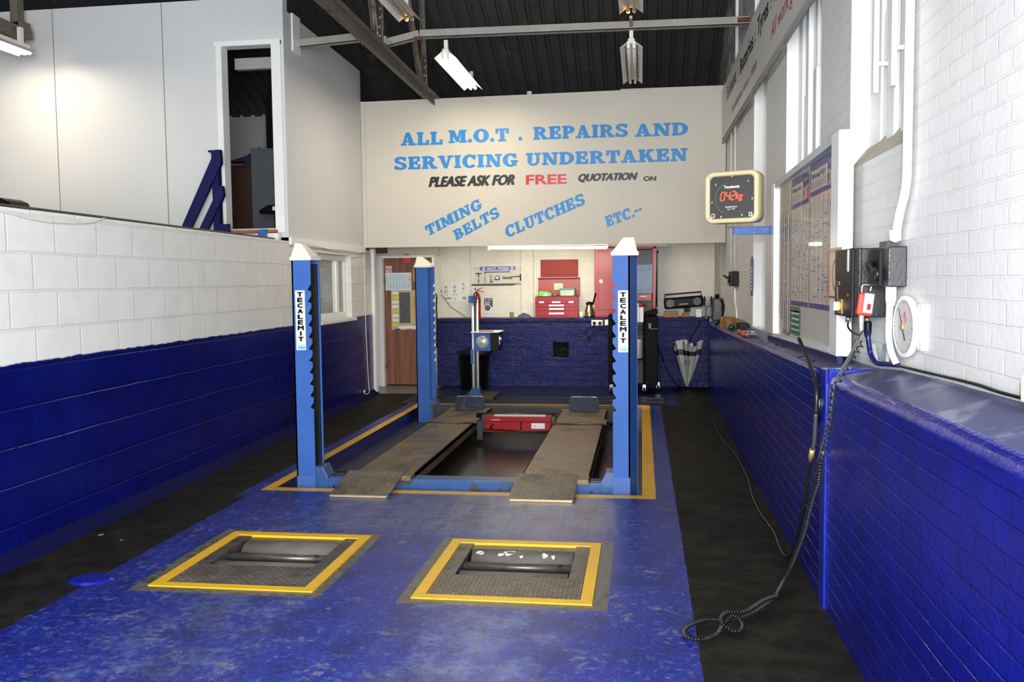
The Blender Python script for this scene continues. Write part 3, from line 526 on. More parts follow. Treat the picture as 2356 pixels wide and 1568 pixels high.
_b = NB('rust_stained_enamel'); _n = _b.noise(28, 6, .7); _z = _b.pos()[3]; _b.col(_b.mix(_b.ss(_n + (.16 - _z) * 1.6, .5, .7), lin3(56, 96, 166), lin3(104, 78, 56))); _b.set(.5); M_rust = _b.mat
lift = thing('car_lift', 'blue four-post car lift with two rusty steel runways standing in the yellow-edged recess', 'car lift', (-1.42, 9.0, PD))
def post(side, y, front, plate, plain_rear):
    """side -1 left, +1 right; x positions run inward from the outer web"""
    xo, w = ((-2.745, .155) if front else (-2.785, .165)) if side < 0 else ((-.085, .13) if front else (-.135, .15))
    sx = 1 if side < 0 else -1; xi = xo + sx * w; D = .21; zb, zt = PD, 1.79
    fl = .0 if side < 0 else .055                         # the outer web splays to the rear
    def flange(x_out, x_in, yy, teeth, dy):
        pts = [(x_out, zb), (x_in, zb)]
        if teeth:
            for k in range(11):
                z0 = .60 + k * .094; pts += [(x_in, z0), (x_in - sx * .028, z0 + .012), (x_in - sx * .024, z0 + .02), (x_in, z0 + .056)]
        pts += [(x_in, zt), (x_out, zt)]
        return MB().prism([(px, yy, pz) for px, pz in pts], (0, dy, 0))
    fy, ry = (y, y + D)
    tf, tr = (True, False) if front else (False, True)
    mb = flange(xo, xi, fy, tf, .012)
    mb.add(flange(xo - sx * fl, (xi - sx * (.0 if side < 0 else .03)) + (sx * .035 if not front else 0), ry - .012, tr, .012))
    mb.prism([(xo, fy, zb), (xo - sx * fl, ry, zb), (xo - sx * fl + sx * .012, ry, zb), (xo + sx * .012, fy, zb)], (0, 0, zt - zb))
    p = obj('post', mb, M_lift, lift)
    mb = MB().box(min(xo + sx * .02, xo + sx * .07), max(xo + sx * .02, xo + sx * .07), y + .05, y + .16, zb, zt - .02)
    if side < 0 and front: mb.box(xi - .085, xi - .012, y + .17, y + .195, .1, zt - .03)
    obj('locking_bar', mb, M_black, p)
    m = .012; x0, x1 = (min(xo - sx * fl, xi) - m, max(xo - sx * fl, xi) + m) if front or side > 0 else (xo - m, xi + .045); y0, y1 = y - m, y + D + m
    mb = MB().box(x0, x1, y0, y1, zt - .004, zt + .028)
    lo = [(x0 + .01, y0 + .008), (x1 - .01, y0 + .008), (x1 - .01, y1 - .01), (x0 + .01, y1 - .01)]
    a, c = (x0 + .03, x0 + .085) if side < 0 else (x1 - .115, x1 - .035)
    hi = [(a, y0 + .045), (c, y0 + .045), (c, y0 + .12), (a, y0 + .12)]
    vs = [(q[0], q[1], zt + .028) for q in lo] + [(q[0], q[1], zt + .135) for q in hi]
    mb.raw(vs, [(0, 1, 5, 4), (1, 2, 6, 5), (2, 3, 7, 6), (3, 0, 4, 7), (4, 5, 6, 7)])
    obj('cap', mb, M_cap, p, bev=.006)
    if plate:
        px0, px1, z0, z1 = plate; mb = MB().box(px0, px1, y - .004, y - .0005, z0, z1)
        for k, ch in enumerate('TECALEMIT'):
            h = (z1 - z0 - .075) / 9; zz = z1 - .014 - (k + 1) * h + .008; w_ = .016 if ch == 'I' else (.048 if ch != 'M' else .054)
            mb.add(text_mb(ch, Matrix.Translation(((px0 + px1) / 2 - w_ / 2, y - .0046, zz)), w_, h - .006, 1, 0, .13))
        mb.face([((px0 + .012), y - .0045, z0 + .008), (px1 - .004, y - .0045, z0 + .008), (px1 - .004, y - .0045, z0 + .03), (px0 + .012, y - .0045, z0 + .03)], 2)
        mb.add(text_mb('Tecalemit', Matrix.Translation((px0 + .006, y - .0046, z0 + .036)), px1 - px0 - .012, .010, 1, 0, .02))
        obj('name_plate', mb, [M_plate, M_ink, M_cyan], p)
    if front: obj('rusty_foot', MB().box(min(xo, xi) + .001, max(xo, xi) - .001, y - .0015, y, zb, .10 if side > 0 else .06), M_rust, p)
    gx = xi; g0, g1 = sorted((gx - sx * .02, gx + sx * .1))
    mb = MB().prism([(gx - sx * .02, y + .01, zb + .02), (gx + sx * .1, y + .01, zb + .02), (gx + sx * .1, y + .01, .05), (gx + sx * .055, y + .01, .135), (gx - sx * .02, y + .01, .135)], (0, .17, 0))
    obj('carriage_bracket', mb, M_liftd, p, bev=.004)
    if front:                                            # folded sheet guards lying on the beam ends
        mb = MB().tube([(gx + sx * .11, y + .06, .062), (gx + sx * .22, y + .06, .062), (gx + sx * .22, y + .17, .062), (gx + sx * .11, y + .17, .062)], .004, 6); obj('chain_guard', mb, M_black, p)
    return p
post(-1, 6.8, True, (-2.719, -2.640, 1.075, 1.549), True); post(1, 6.8, True, (-.173, -.098, 1.059, 1.525), True)
post(-1, 10.88, False, None, False); post(1, 10.88, False, None, False)
mb = MB().box(-2.49, -.31, 6.81, 6.97, -.11, .05); b1 = obj('cross_beam', mb, M_liftd, lift, bev=.006)
for x in (-2.44, -2.36, -.38): obj('bolt', MB().cyl((x, 6.811, -.02), (x, 6.80, -.02), .009, n=8), M_black, b1)
obj('cross_beam', MB().box(-2.55, -.3, 10.75, 10.95, -.1, .075), paint('greasy_brown_beam', lin3(44, 38, 30), .5, var=.3), lift, bev=.006)
def runway(x0, x1, fx0, fx1):
    mb = MB().box(x0, x1, 6.78, 10.42, .04, .08).box(x0, x0 + .012, 6.9, 10.6, -.02, .08).box(x1 - .012, x1, 6.9, 10.6, -.02, .08).box(x0, x1, 10.42, 10.62, .05, .077)
    r = obj('runway', mb, M_deck, lift, bev=.003)
    mb = MB().box(x0 - .01, x1 + .03, 9.44, 9.73, .078, .09).cyl((x0 - .005, 9.43, .088), (x1 + .02, 9.43, .088), .008, n=8); obj('slip_plate', mb, M_deck, r)
    th = .014; mb = MB().prism([(fx0, 6.39, .004), (fx0, 6.88, .085), (fx0, 6.88, .085 + th), (fx0, 6.39, .004 + th)], (fx1 - fx0, 0, 0)); obj('ramp_flap', mb, M_tread, r)
    mb = MB().box(fx0 + .01, fx1 - .01, 6.378, 6.39, .002, .017); obj('ramp_lip', mb, M_edge, r)
    c = (x0 + x1) / 2 + (.02 if x0 < -1.5 else .0); w = .175
    mb = MB().prism([(c - w, 10.44, .08), (c + w, 10.44, .08), (c + w, 10.44, .215), (c + w - .03, 10.44, .243), (c - w + .03, 10.44, .243), (c - w, 10.44, .215)], (0, .012, 0))
    ws = obj('wheel_stop', mb, paint('rusty_blue_plate', lin3(32, 42, 62), .5, spec=.25, var=.3, dirt=lin3(96, 62, 40), damt=.42, dscale=11), r)
    obj('bright_edge', MB().tube([(c - w, 10.438, .21), (c - w + .03, 10.438, .243), (c + w - .03, 10.438, .243), (c + w, 10.438, .21)], .006, 6), M_steel, ws)
runway(-2.30, -1.80, -2.33, -1.875); runway(-.935, -.40, -.965, -.487)

# red jacking beam hung between the runways
jb = thing('jacking_unit', 'red jacking beam slung low between the two lift runways', 'jacking beam', (-1.31, 9.5, PD))
mb = MB().prism([(-1.665, 9.42, .152), (-.955, 9.42, .152), (-.955, 9.42, .10), (-1.665, 9.42, .10)], (0, .22, 0))
mb.prism([(-1.665, 9.43, .10), (-.955, 9.43, .10), (-.958, 9.43, .008), (-1.32, 9.43, -.01), (-1.665, 9.43, -.012)], (0, .2, 0))
mb.cyl((-1.67, 9.44, .018), (-1.63, 9.44, .018), .011, n=10)
obj('body', mb, M_red, jb, bev=.006)
obj('carrying_rail', MB().cyl((-1.80, 9.66, .135), (-.93, 9.66, .135), .03, n=12).box(-1.72, -1.66, 9.5, 9.66, -.02, .15).box(-.955, -.92, 9.5, 9.66, .02, .14).box(-1.76, -1.7, 9.45, 9.5, -.1, .1), M_black, jb)
obj('top_strip', MB().box(-1.58, -1.02, 9.5, 9.56, .152, .164), paint('grey_strip', lin3(190, 184, 172), .5), jb)
obj('grab_slot', MB().box(-1.60, -1.50, 9.417, 9.421, .118, .126), M_steel, jb)
obj('lever', MB().tube([(-1.67, 9.405, .02), (-1.3, 9.40, .006), (-1.0, 9.40, -.012)], .007, 8).cyl((-1.61, 9.425, .03), (-1.58, 9.41, .075), .012, n=8).tube([(-1.275, 9.425, .1), (-1.28, 9.41, .02)], .007), M_black, jb)
obj('label_plate', MB().box(-1.165, -1.02, 9.42, 9.43, .03, .09), paint('scuffed_white_label', lin3(210, 214, 224), .3, dirt=lin3(190, 30, 40), damt=.35, dscale=18), jb)

# ------------------------------------------------------------------ roller brake testers let into the floor
M_yel = paint('chipped_yellow_frame', lin3(232, 178, 22), .4, var=.08, vscale=12, dirt=lin3(96, 84, 50), damt=.30, dscale=22, bump=.15, bscale=60)
M_roller = paint('gritty_roller', lin3(118, 113, 107), .6, .3, var=.25, vscale=9, bump=.35, bscale=140, dirt=lin3(196, 190, 180), damt=.22, dscale=9)
def tester(x0, x1, y0, y1, label):
    t = thing('brake_tester', label, 'brake tester', ((x0 + x1) / 2, (y0 + y1) / 2, -.3), 'roller brake testers in the blue floor')
    f = .062; xa, xb, ya, yb = x0 + f, x1 - f, y0 + .06, y1 - .07; mb = MB(); z = .006
    o = [(x0, y0), (x1, y0), (x1, y1), (x0, y1)]; i = [(xa, ya), (xb, ya), (xb, yb), (xa, yb)]
    for k in range(4):
        q = [o[k], o[(k + 1) % 4], i[(k + 1) % 4], i[k]]; mb.prism([(*p, -.03) for p in q], (0, 0, .03 + z))
    obj('frame', mb, M_yel, t)
    yo = ya + .33; w = .085
    obj('cover_plate', MB().box(xa + .004, xb - .004, ya + .003, yo, -.03, .001), M_tread, t)
    for a, c in ((xa + .004, xa + w), (xb - w, xb - .004)): obj('side_plate', MB().box(a, c, yo, yb - .003, -.05, .001), M_dirtysteel, t)
    obj('rear_plate', MB().box(xa + w, xb - w, yb - .075, yb - .003, -.04, -.008), M_dirtysteel, t)
    for yy, r, zz in ((yo + .475, .115, -.12), (yo + .075, .115, -.12)):
        obj('roller', MB().cyl((xa + w + .015, yy, zz), (xb - w - .01, yy, zz), r, n=40).cyl((xa + w - .03, yy, zz), (xb - w + .03, yy, zz), .03, n=12), M_roller, t)
    obj('sensing_roller', MB().cyl((xa + w - .02, yo + .265, -.036), (xb - w + .02, yo + .265, -.036), .025, n=16), M_dirtysteel, t)
    if x0 > -1.5:
        mb = MB(); r2 = random.Random(5)
        for u, a, s_ in ((.10, 1.25, .02), (.30, 1.15, .018), (.38, 1.3, .034), (.72, 1.2, .026), (.66, 1.75, .018), (.8, 1.1, .02), (.5, 1.05, .012)):
            cx = xa + w + (xb - xa - 2 * w) * u; n = 9; ps = []
            for k in range(n):
                q = s_ * (.55 + .6 * r2.random()); th = a + q * math.sin(2 * PI * k / n) / .115; ps.append((cx + q * math.cos(2 * PI * k / n) * (1.2 if u < .6 else .7), yo + .475 - .1158 * math.cos(th), -.12 + .1158 * math.sin(th)))
            mb.face(ps)
        obj('paint_spots', mb, paint('white_paint_spots', lin3(226, 222, 210), .6), t)
    obj('chain_housing', MB().box(xa + .01, xa + w, yo + .05, yb - .12, -.3, -.06), M_black, t)
tester(-2.612, -1.694, 4.36, 5.4, 'left of the two yellow-framed brake tester rollers sunk in the blue floor')
tester(-1.163, -.242, 4.335, 5.383, 'right of the two yellow-framed brake testers, with white paint spots on its roller')

# ------------------------------------------------------------------ headlamp tester on floor rails
mb = MB().box(-3.1, .3, 11.78, 11.80, 0, .02).box(-3.1, .3, 12.13, 12.15, 0, .02); tag(obj('floor_rail', mb, paint('dark_rail_steel', lin3(40, 38, 36), .5, spec=.3)), 'pair of low steel rails across the floor behind the lift', 'rail')
ht = thing('headlamp_tester', 'blue headlamp tester on a tall twin chrome column behind the lift', 'headlamp tester', (-2.2, 12.15, .0))
obj('base', MB().box(-2.42, -1.98, 11.82, 12.5, .02, .05).box(-2.40, -2.34, 11.85, 11.95, .0, .02).box(-2.04, -1.98, 11.84, 11.86, 0, .03), paint('brown_steel_base', lin3(62, 52, 40), .5, var=.3), ht)
cl = obj('column', MB().cyl((-2.29, 12.08, .05), (-2.29, 12.08, 1.36), .0165, n=16).cyl((-2.235, 12.12, .05), (-2.235, 12.12, 1.36), .0165, n=16), paint('bright_column_tube', lin3(226, 226, 224), .25, .2), ht)
obj('column_core', MB().box(-2.275, -2.25, 12.10, 12.16, .05, 1.36), M_black, ht)
obj('column_foot', MB().prism([(-2.37, 12.06, .05), (-2.17, 12.06, .05), (-2.24, 12.06, .15), (-2.31, 12.06, .15)], (0, .02, 0)).prism([(-2.2, 11.98, .05), (-2.2, 12.24, .05), (-2.2, 12.14, .15), (-2.2, 12.1, .15)], (-.02, 0, 0)), M_liftd, ht)
tc = obj('column_head', MB().box(-2.338, -2.275, 12.04, 12.2, 1.318, 1.412), M_lift, ht, bev=.004); obj('column_head_side', MB().box(-2.275, -2.225, 12.045, 12.2, 1.318, 1.412), M_black, ht)
obj('slider', MB().box(-2.32, -2.285, 12.05, 12.12, .48, .68), M_lift, ht)
bx = obj('optic_box', MB().box(-2.26, -2.035, 12.0, 12.05, .66, .905), M_lift, ht, bev=.006)
obj('optic_body', MB().box(-2.255, -1.93, 12.05, 12.4, .66, .90), M_black_p, ht, bev=.008)
obj('lens', MB().lathe((-2.147, 11.998, .786), [(0, .022), (.05, .018), (.083, .004), (.09, -.004)], (0, -1, 0), 32), paint('fluted_lens_glass', lin3(196, 192, 182), .08, .3, var=.25, vscale=14), ht)
obj('sight_tray', MB().box(-2.30, -1.915, 11.96, 12.4, .912, .924), M_plate, ht)
tg = obj('tray_mirror', MB().box(-2.2, -2.0, 12.02, 12.12, .924, .934), M_red, ht)
obj('dial_knob', MB().cyl((-1.935, 12.1, .82), (-1.90, 12.1, .82), .02, n=12).box(-1.932, -1.928, 12.08, 12.16, .74, .86), M_plate, ht)

# black dustbin behind it
bn = thing('dustbin', 'black plastic dustbin with a lid against the blue back wall', 'bin', (-2.47, 13.22, 0))
mb = MB().lathe((-2.49, 13.2, 0), [(0, 0), (.175, 0), (.19, .02), (.228, .5), (.25, .52), (.25, .55), (.235, .55), (.18, .03)], n=32)
for k in range(20):
    a = 2 * PI * k / 20; mb.box(-.008, .008, -.004, .006, .05, .46, M=Matrix.Translation((-2.49, 13.2, 0)) @ Matrix.Rotation(a, 4, 'Z') @ Matrix.Translation((0, -.205, 0)) @ Matrix.Rotation(.07, 4, 'X'))
obj('body', mb, M_black_p, bn)
obj('lid', MB().lathe((-2.49, 13.2, .545), [(.262, -.02), (.265, .01), (.2, .03), (.12, .05), (0, .055)], n=32), M_black_p, bn)
obj('handle', MB().tube([(-2.53, 13.2, .59), (-2.53, 13.2, .625), (-2.45, 13.2, .625), (-2.45, 13.2, .59)], .012), M_black_p, bn)
# ------------------------------------------------------------------ roof truss, tie beam, lamps
M_beam = paint('dusty_grey_steelwork', lin3(150, 146, 136), .6, var=.14, vscale=5, dirt=lin3(80, 66, 50), damt=.30, dscale=8, bump=.2, bscale=50)
M_truss = paint('brown_grey_steelwork', lin3(104, 96, 84), .6, var=.2, vscale=4, dirt=lin3(60, 48, 38), damt=.42, dscale=6)
def lbar(mb, a, b_, w, t=.008, up=(0, 0, 1)):            # angle iron from a to b
    a, b_ = Vector(a), Vector(b_); d = (b_ - a); L = d.length; d.normalize(); s = Vector(up).cross(d).normalized(); n = d.cross(s)
    for u, v in ((s, n), (n, s)): mb.prism([a, a + u * w, a + u * w + v * t, a + v * t], d * L)
    return mb
tb = thing('tie_beam', 'grey steel tie beam crossing the bay, kinked where it joins the truss', 'beam', (-1.3, 9.6, 4.2))
mb = MB(); lbar(mb, (-3.74, 9.62, 4.20), (-2.96, 9.62, 4.245), .085); lbar(mb, (-2.78, 9.60, 4.15), (-2.36, 9.60, 4.235), .08); lbar(mb, (-2.36, 9.6, 4.235), (1.12, 9.6, 4.20), .08)
mb.box(-3.0, -2.72, 9.57, 9.585, 4.18, 4.26); obj('beam_section', mb, M_beam, tb)
for x, z in ((-2.93, 4.225), (-2.87, 4.215), (-2.75, 4.185), (-2.68, 4.2)): obj('bolt', MB().ball((x, 9.572, z), .016, n=10), M_beam, tb)
obj('rust_patch', MB().box(-2.42, -2.32, 9.592, 9.6, 4.205, 4.245).box(.98, 1.12, 9.56, 9.70, 4.22, 4.26), paint('rust', lin3(96, 52, 34), .8, var=.3), tb)
tr = thing('roof_truss', 'brown steel roof truss running back over the header board, with riveted braces', 'truss', (-2.8, 9.6, 4.2))
mb = MB(); lbar(mb, (-2.83, 5.0, 4.20), (-2.83, 13.9, 4.05), .09, up=(0, 0, 1)); lbar(mb, (-2.77, 5.0, 4.20), (-2.77, 13.9, 4.05), -.09 * -1, up=(0, 0, -1)); obj('bottom_chord', mb, M_truss, tr)
for (ya, za, yb, zb, nm) in ((9.38, 4.17, 8.6, 6.4, 'brace'), (9.53, 4.2, 9.6, 6.0, 'brace'), (11.34, 4.12, 10.3, 5.7, 'brace'), (11.54, 4.15, 11.45, 5.25, 'brace')):
    mb = MB(); lbar(mb, (-2.80, ya, za), (-2.80, yb, zb), .06, up=(1, 0, 0)); obj(nm, mb, M_truss, tr)
for yc, zc in ((9.45, 4.2), (11.43, 4.13)):
    g = obj('gusset_plate', MB().prism([(-2.765, yc - .22, zc - .04), (-2.765, yc + .2, zc - .04), (-2.765, yc + .16, zc + .36), (-2.765, yc - .08, zc + .36)], (.008, 0, 0)), M_truss, tr)
    for dy, dz in ((-.1, .03), (0, .03), (.1, .03), (-.02, .12), (.1, .14), (0, .22), (.09, .26), (.02, .32)): obj('rivet', MB().ball((-2.754, yc + dy, zc + dz), .016, n=8), M_beam, g)

M_tube = emit('lit_fluorescent_tube', (1.0, .93, .78), 26); M_tube_off = paint('unlit_fluorescent_tube', lin3(214, 210, 202), .3)
M_refl = paint('white_reflector', lin3(226, 222, 208), .35, var=.04); M_glow = emit('glowing_tube_end', (1.0, .42, .08), 6)
def fitting(name, label, x, y0, y1, z, lit, group=None, reflector=True, glow=False, power=0, holes=False, stem=.1):
    t = thing(name, label, 'lamp', (x, (y0 + y1) / 2, z), group)
    obj('body', MB().box(x - .035, x + .035, y0 + .02, y1 - .02, z + .035, z + .085), M_refl, t, bev=.004)
    if reflector:
        mb = MB()
        for s in (-1, 1): mb.prism([(x + s * .035, y0, z + .05), (x + s * .118, y0, z - .012), (x + s * .118, y0, z - .018), (x + s * .035, y0, z + .044)], (0, y1 - y0, 0))
        obj('reflector', mb, M_refl, t)
        if holes:
            mb = MB()
            for s in (-1, 1):
                for k in range(14):
                    yy = y0 + .1 + (y1 - y0 - .2) * k / 13; mb.prism([(x + s * .052, yy, z + .0278), (x + s * .066, yy, z + .0158), (x + s * .066, yy + .06, z + .0158), (x + s * .052, yy + .06, z + .0278)], (0, 0, -.001))
            obj('slot_pattern', mb, M_dark, t)
    for s in (-1, 1):
        tu = obj('tube', MB().cyl((x + s * .03, y0 + .03, z), (x + s * .03, y1 - .03, z), .017, n=12), M_tube if lit else M_tube_off, t)
        for yy in (y0 + .015, y1 - .045): obj('tube_cap', MB().cyl((x + s * .03, yy, z), (x + s * .03, yy + .03, z), .018, n=12), M_glow if glow and yy > y0 + .1 and s < 0 else M_refl, tu)
        obj('lampholder', MB().box(x + s * .03 - .015, x + s * .03 + .015, y0 - .002, y0 + .016, z - .02, z + .05), M_refl, t)
    for yy in (y0 + .05, y1 - .15): obj('hanger', MB().box(x - .02, x + .02, yy, yy + .05, z + .085, z + .085 + stem), M_refl, t)
    if power:
        d = bpy.data.lights.new('lamp_light', 'AREA'); d.shape = 'RECTANGLE'; d.size = .12; d.size_y = y1 - y0; d.energy = power; d.color = (1, .86, .62)
        o = bpy.data.objects.new('lamp_light', d); C.objects.link(o); o.location = (0, 0, -.03); o.parent = t
    return t
fitting('strip_light', 'lit twin-tube strip light under the tie beam, glowing warm white', -2.09, 9.63, 11.3, 4.03, True, 'twin tube strip lights', power=22)
fitting('strip_light', 'unlit strip light with one orange glowing tube end, above the tie beam on the left', -2.37, 7.4, 9.25, 4.32, False, 'twin tube strip lights', glow=True, stem=.6)
fitting('strip_light', 'unlit strip light with slotted reflector, below the right end of the tie beam', -.10, 9.62, 11.38, 4.04, False, 'twin tube strip lights', holes=True)
fitting('strip_light', 'strip light with amber tube ends, above the right end of the tie beam', -.095, 7.5, 9.25, 4.28, False, 'twin tube strip lights', glow=True, stem=.6)
obj_track = MB().box(-.115, -.085, 9.3, 12.0, 4.23, 4.26); tag(obj('lamp_track', obj_track, M_beam), 'thin grey conduit joining the two right-hand strip lights', 'conduit')
lf = fitting('strip_light', 'lit strip light hung over the left bay in front of the white panels', -6.42, 7.25, 8.85, 4.06, True, 'twin tube strip lights', power=12, stem=.16)
mb = MB().box(-6.58, -6.48, 7.4, 9.0, 4.25, 4.35).box(-9, -6.5, 8.9, 9.0, 4.28, 4.42).box(-6.66, -6.57, 8.9, 9.0, 4.10, 5.0); tag(obj('roof_bracket', mb, M_truss), 'dark steel bracket carrying the strip light over the left bay', 'bracket')
t = thing('batten_light', 'lit single-tube batten light running along under the header board', 'lamp', (-1.27, 12.2, 2.06))
obj('body', MB().box(-2.09, -.45, 12.08, 12.2, 2.085, 2.12), M_refl, t); obj('tube', MB().cyl((-2.07, 12.16, 2.062), (-.46, 12.16, 2.045), .017, n=12), M_tube, t)
for x in (-2.085, -.46): obj('lampholder', MB().box(x, x + .02, 12.14, 12.18, 2.03, 2.1), M_refl, t)
d = bpy.data.lights.new('lamp_light', 'AREA'); d.shape = 'RECTANGLE'; d.size = 1.6; d.size_y = .08; d.energy = 26; d.color = (1, .88, .64)
o = bpy.data.objects.new('lamp_light', d); C.objects.link(o); o.parent = t; o.location = (0, .05, -.05); o.rotation_euler = (math.radians(35), 0, 0)

# ------------------------------------------------------------------ handrail and the contents of the mezzanine
M_rail = paint('navy_painted_timber', lin3(13, 15, 74), .45, spec=.25, var=.2)
hr = thing('handrail', 'navy blue timber handrail leading up to the mezzanine doorway', 'handrail', (-4.45, 9.05, 2.0))
obj('post', MB().box(-4.50, -4.425, 9.03, 9.1, 1.9, 3.0).box(-4.53, -4.42, 9.02, 9.11, 3.0, 3.02), M_rail, hr)
obj('rail', MB().prism([(-4.44, 9.0, 3.02), (-4.385, 9.0, 3.02), (-4.378, 9.0, 2.88), (-4.86, 9.0, 2.0), (-4.96, 9.0, 2.0)], (0, .05, 0)), M_rail, hr)
obj('rail', MB().prism([(-4.405, 9.0, 2.64), (-4.37, 9.0, 2.64), (-4.362, 9.0, 2.54), (-4.66, 9.0, 2.0), (-4.755, 9.0, 2.0)], (0, .05, 0)), M_rail, hr)
obj('cleat', MB().box(-4.40, -4.31, 8.98, 9.03, 2.12, 2.24), M_rail, hr)
hr2 = obj('stair_string', MB().prism([(-3.98, 9.02, 2.18), (-3.92, 9.02, 2.18), (-3.93, 9.02, 2.02), (-4.06, 9.02, 2.02)], (0, .06, 0)), paint('scuffed_blue_timber', lin3(44, 90, 170), .5, dirt=lin3(170, 200, 230), damt=.35, dscale=20)); tag(hr2, 'short scuffed blue timber strut below the mezzanine doorway', 'strut')
M_brownboard = paint('dark_brown_board', lin3(70, 46, 36), .5, var=.15); M_greymetal = paint('dark_grey_metal', lin3(84, 86, 90), .45, var=.08)
tag(obj('filing_cabinet', MB().box(-4.72, -4.05, 10.5, 11.2, 2.18, 3.24).box(-4.73, -4.05, 10.49, 11.2, 3.235, 3.25), M_greymetal, bev=.004), 'tall dark grey cabinet inside the mezzanine doorway', 'cabinet')
tag(obj('sideboard', MB().box(-5.6, -4.80, 11.0, 11.5, 2.18, 3.10).box(-5.62, -4.78, 10.98, 11.52, 3.10, 3.13), M_brownboard, bev=.004), 'dark brown wooden sideboard beside the grey cabinet in the mezzanine', 'sideboard')
ch = thing('office_chair', 'black office chair with a white label, partly hidden in the mezzanine doorway', 'chair', (-4.1, 10.0, 2.18))
obj('backrest', MB().prism([(-4.42, 10.0, 2.46), (-4.30, 9.98, 2.52), (-4.05, 9.98, 2.52), (-4.05, 9.98, 2.42), (-4.40, 9.98, 2.42)], (0, .08, 0)), M_black_p, ch, bev=.01)
obj('column', MB().cyl((-4.15, 10.05, 2.18), (-4.15, 10.05, 2.44), .09, n=16), M_black_p, ch)
obj('label', MB().box(-4.235, -4.13, 9.968, 9.972, 2.455, 2.5), M_plate, ch)
bxo = thing('cardboard_box', 'brown cardboard box on top of the grey mezzanine cabinet', 'box', (-4.2, 10.9, 3.25)); obj('carton', MB().box(-4.42, -4.0, 10.75, 11.1, 3.25, 3.9), paint('brown_cardboard', lin3(150, 96, 60), .7), bxo); obj('seam', MB().box(-4.42, -4.0, 10.748, 10.75, 3.52, 3.53), M_dark, bxo)
mo = thing('monitor', 'black flat screen standing edge-on on the grey mezzanine cabinet', 'monitor', (-4.48, 10.75, 3.25)); obj('screen', MB().box(-4.56, -4.47, 10.6, 11.0, 3.27, 3.92), M_black_p, mo, bev=.008); obj('stand', MB().cyl((-4.45, 10.62, 3.25), (-4.45, 10.62, 3.45), .012, n=8), M_chrome, mo)
mb = MB().prism([(-5.32, 11.1, 3.19), (-5.05, 11.1, 3.26), (-4.88, 11.1, 3.36), (-4.84, 11.1, 3.13), (-5.1, 11.1, 3.13), (-5.06, 11.1, 3.19)], (0, .2, 0)); tag(obj('dark_jacket', mb, paint('navy_cloth', lin3(34, 40, 74), .8, var=.2)), 'dark crumpled jacket lying on the brown mezzanine sideboard', 'jacket')
mb = MB()
for k in range(4): mb.box(-5.62 + k * .07, -5.42 + k * .07, 11.1, 11.35, 3.13, 3.145 + .01 * (3 - k), M=None)
tag(obj('paper_pile', mb, M_plate), 'loose white papers on the brown mezzanine sideboard', 'papers')
mb = MB().box(-6.75, -6.55, 7.4, 7.7, 2.0, 2.6)
ob = thing('black_crate', 'black object peeping over the left end of the white block wall', 'box', (-6.3, 7.9, 1.5)); obj('shell', MB().prism([(-6.6, 7.9, 2.0), (-6.02, 7.9, 2.0), (-6.0, 7.9, 2.38), (-6.03, 7.9, 2.43), (-6.1, 7.9, 2.46), (-6.6, 7.9, 2.47)], (0, .3, 0)), M_black_p, ob, bev=.01)
obj('stand', MB().box(-6.5, -6.4, 8.0, 8.1, 0, 2.0).box(-6.55, -6.3, 7.9, 8.2, 0, .03), M_black, ob)
# ------------------------------------------------------------------ things along the end wall
M_plug = paint('white_socket_plastic', lin3(226, 222, 206), .35, var=.03); M_card = paint('white_paper', lin3(232, 232, 228), .5, var=.03)
M_rustred = paint('rusty_red_sheet', lin3(150, 40, 26), .5, spec=.25, var=.2, dirt=lin3(110, 60, 40), damt=.35, dscale=7)
M_wooden = wood('raw_timber', lin3(122, 82, 44), lin3(170, 122, 70), 'x', 40, .7)
M_green = paint('green_plastic', lin3(96, 190, 60), .4, var=.15); M_teal = paint('teal_lid', lin3(60, 150, 160), .4)
M_bluep = paint('blue_print', lin3(38, 66, 170), .4); M_greyp = paint('grey_print', lin3(128, 132, 136), .5, var=.15); M_brass = paint('brass', lin3(214, 186, 120), .35, .6)
M_yelp = paint('yellow_print', lin3(226, 206, 60), .45); M_orangep = paint('orange_print', lin3(224, 150, 80), .5); M_pink = paint('pink_print', lin3(226, 96, 130), .5)
LZ = 1.041
def bk(x, z, y): k = y / 13.5; return (x * k, 1.6 + (z - 1.6) * k)      # keeps size when an item sits deeper on the ledge
wx = lambda u: -3.230 + u * 8.836e-4
wz = lambda v: 2.204 - v * 8.68e-4
YB = 13.945
# red tool chest
tc = thing('tool_chest', 'open red tool chest with drawers on the ledge of the end wall', 'tool chest', (-1.28, 13.78, LZ))
x0, x1 = -1.612, -.958; zt = 1.362
bd = obj('body', MB().box(x0, x1, 13.66, 13.92, LZ, zt), M_red, tc, bev=.006)
def drawer(xa, xb, za, zb_, hw):
    d = obj('drawer', MB().box(xa, xb, 13.645, 13.67, za, zb_), M_red, tc, bev=.003); c = (xa + xb) / 2
    obj('handle', MB().box(c - hw, c + hw, 13.632, 13.646, (za + zb_) / 2 - .012, (za + zb_) / 2 + .012).box(c - hw - .012, c - hw, 13.636, 13.646, (za + zb_) / 2 - .015, (za + zb_) / 2 + .015).box(c + hw, c + hw + .012, 13.636, 13.646, (za + zb_) / 2 - .015, (za + zb_) / 2 + .015), M_steel, d)
for xa, xb, hw in ((x0 + .03, x0 + .17, .022), (x0 + .18, x1 - .18, .05), (x1 - .17, x1 - .03, .022)): drawer(xa, xb, 1.258, 1.302, hw)
for za, zb_ in ((1.208, 1.252), (1.152, 1.202), (1.072, 1.146)): drawer(x0 + .03, x1 - .03, za, zb_, .10)
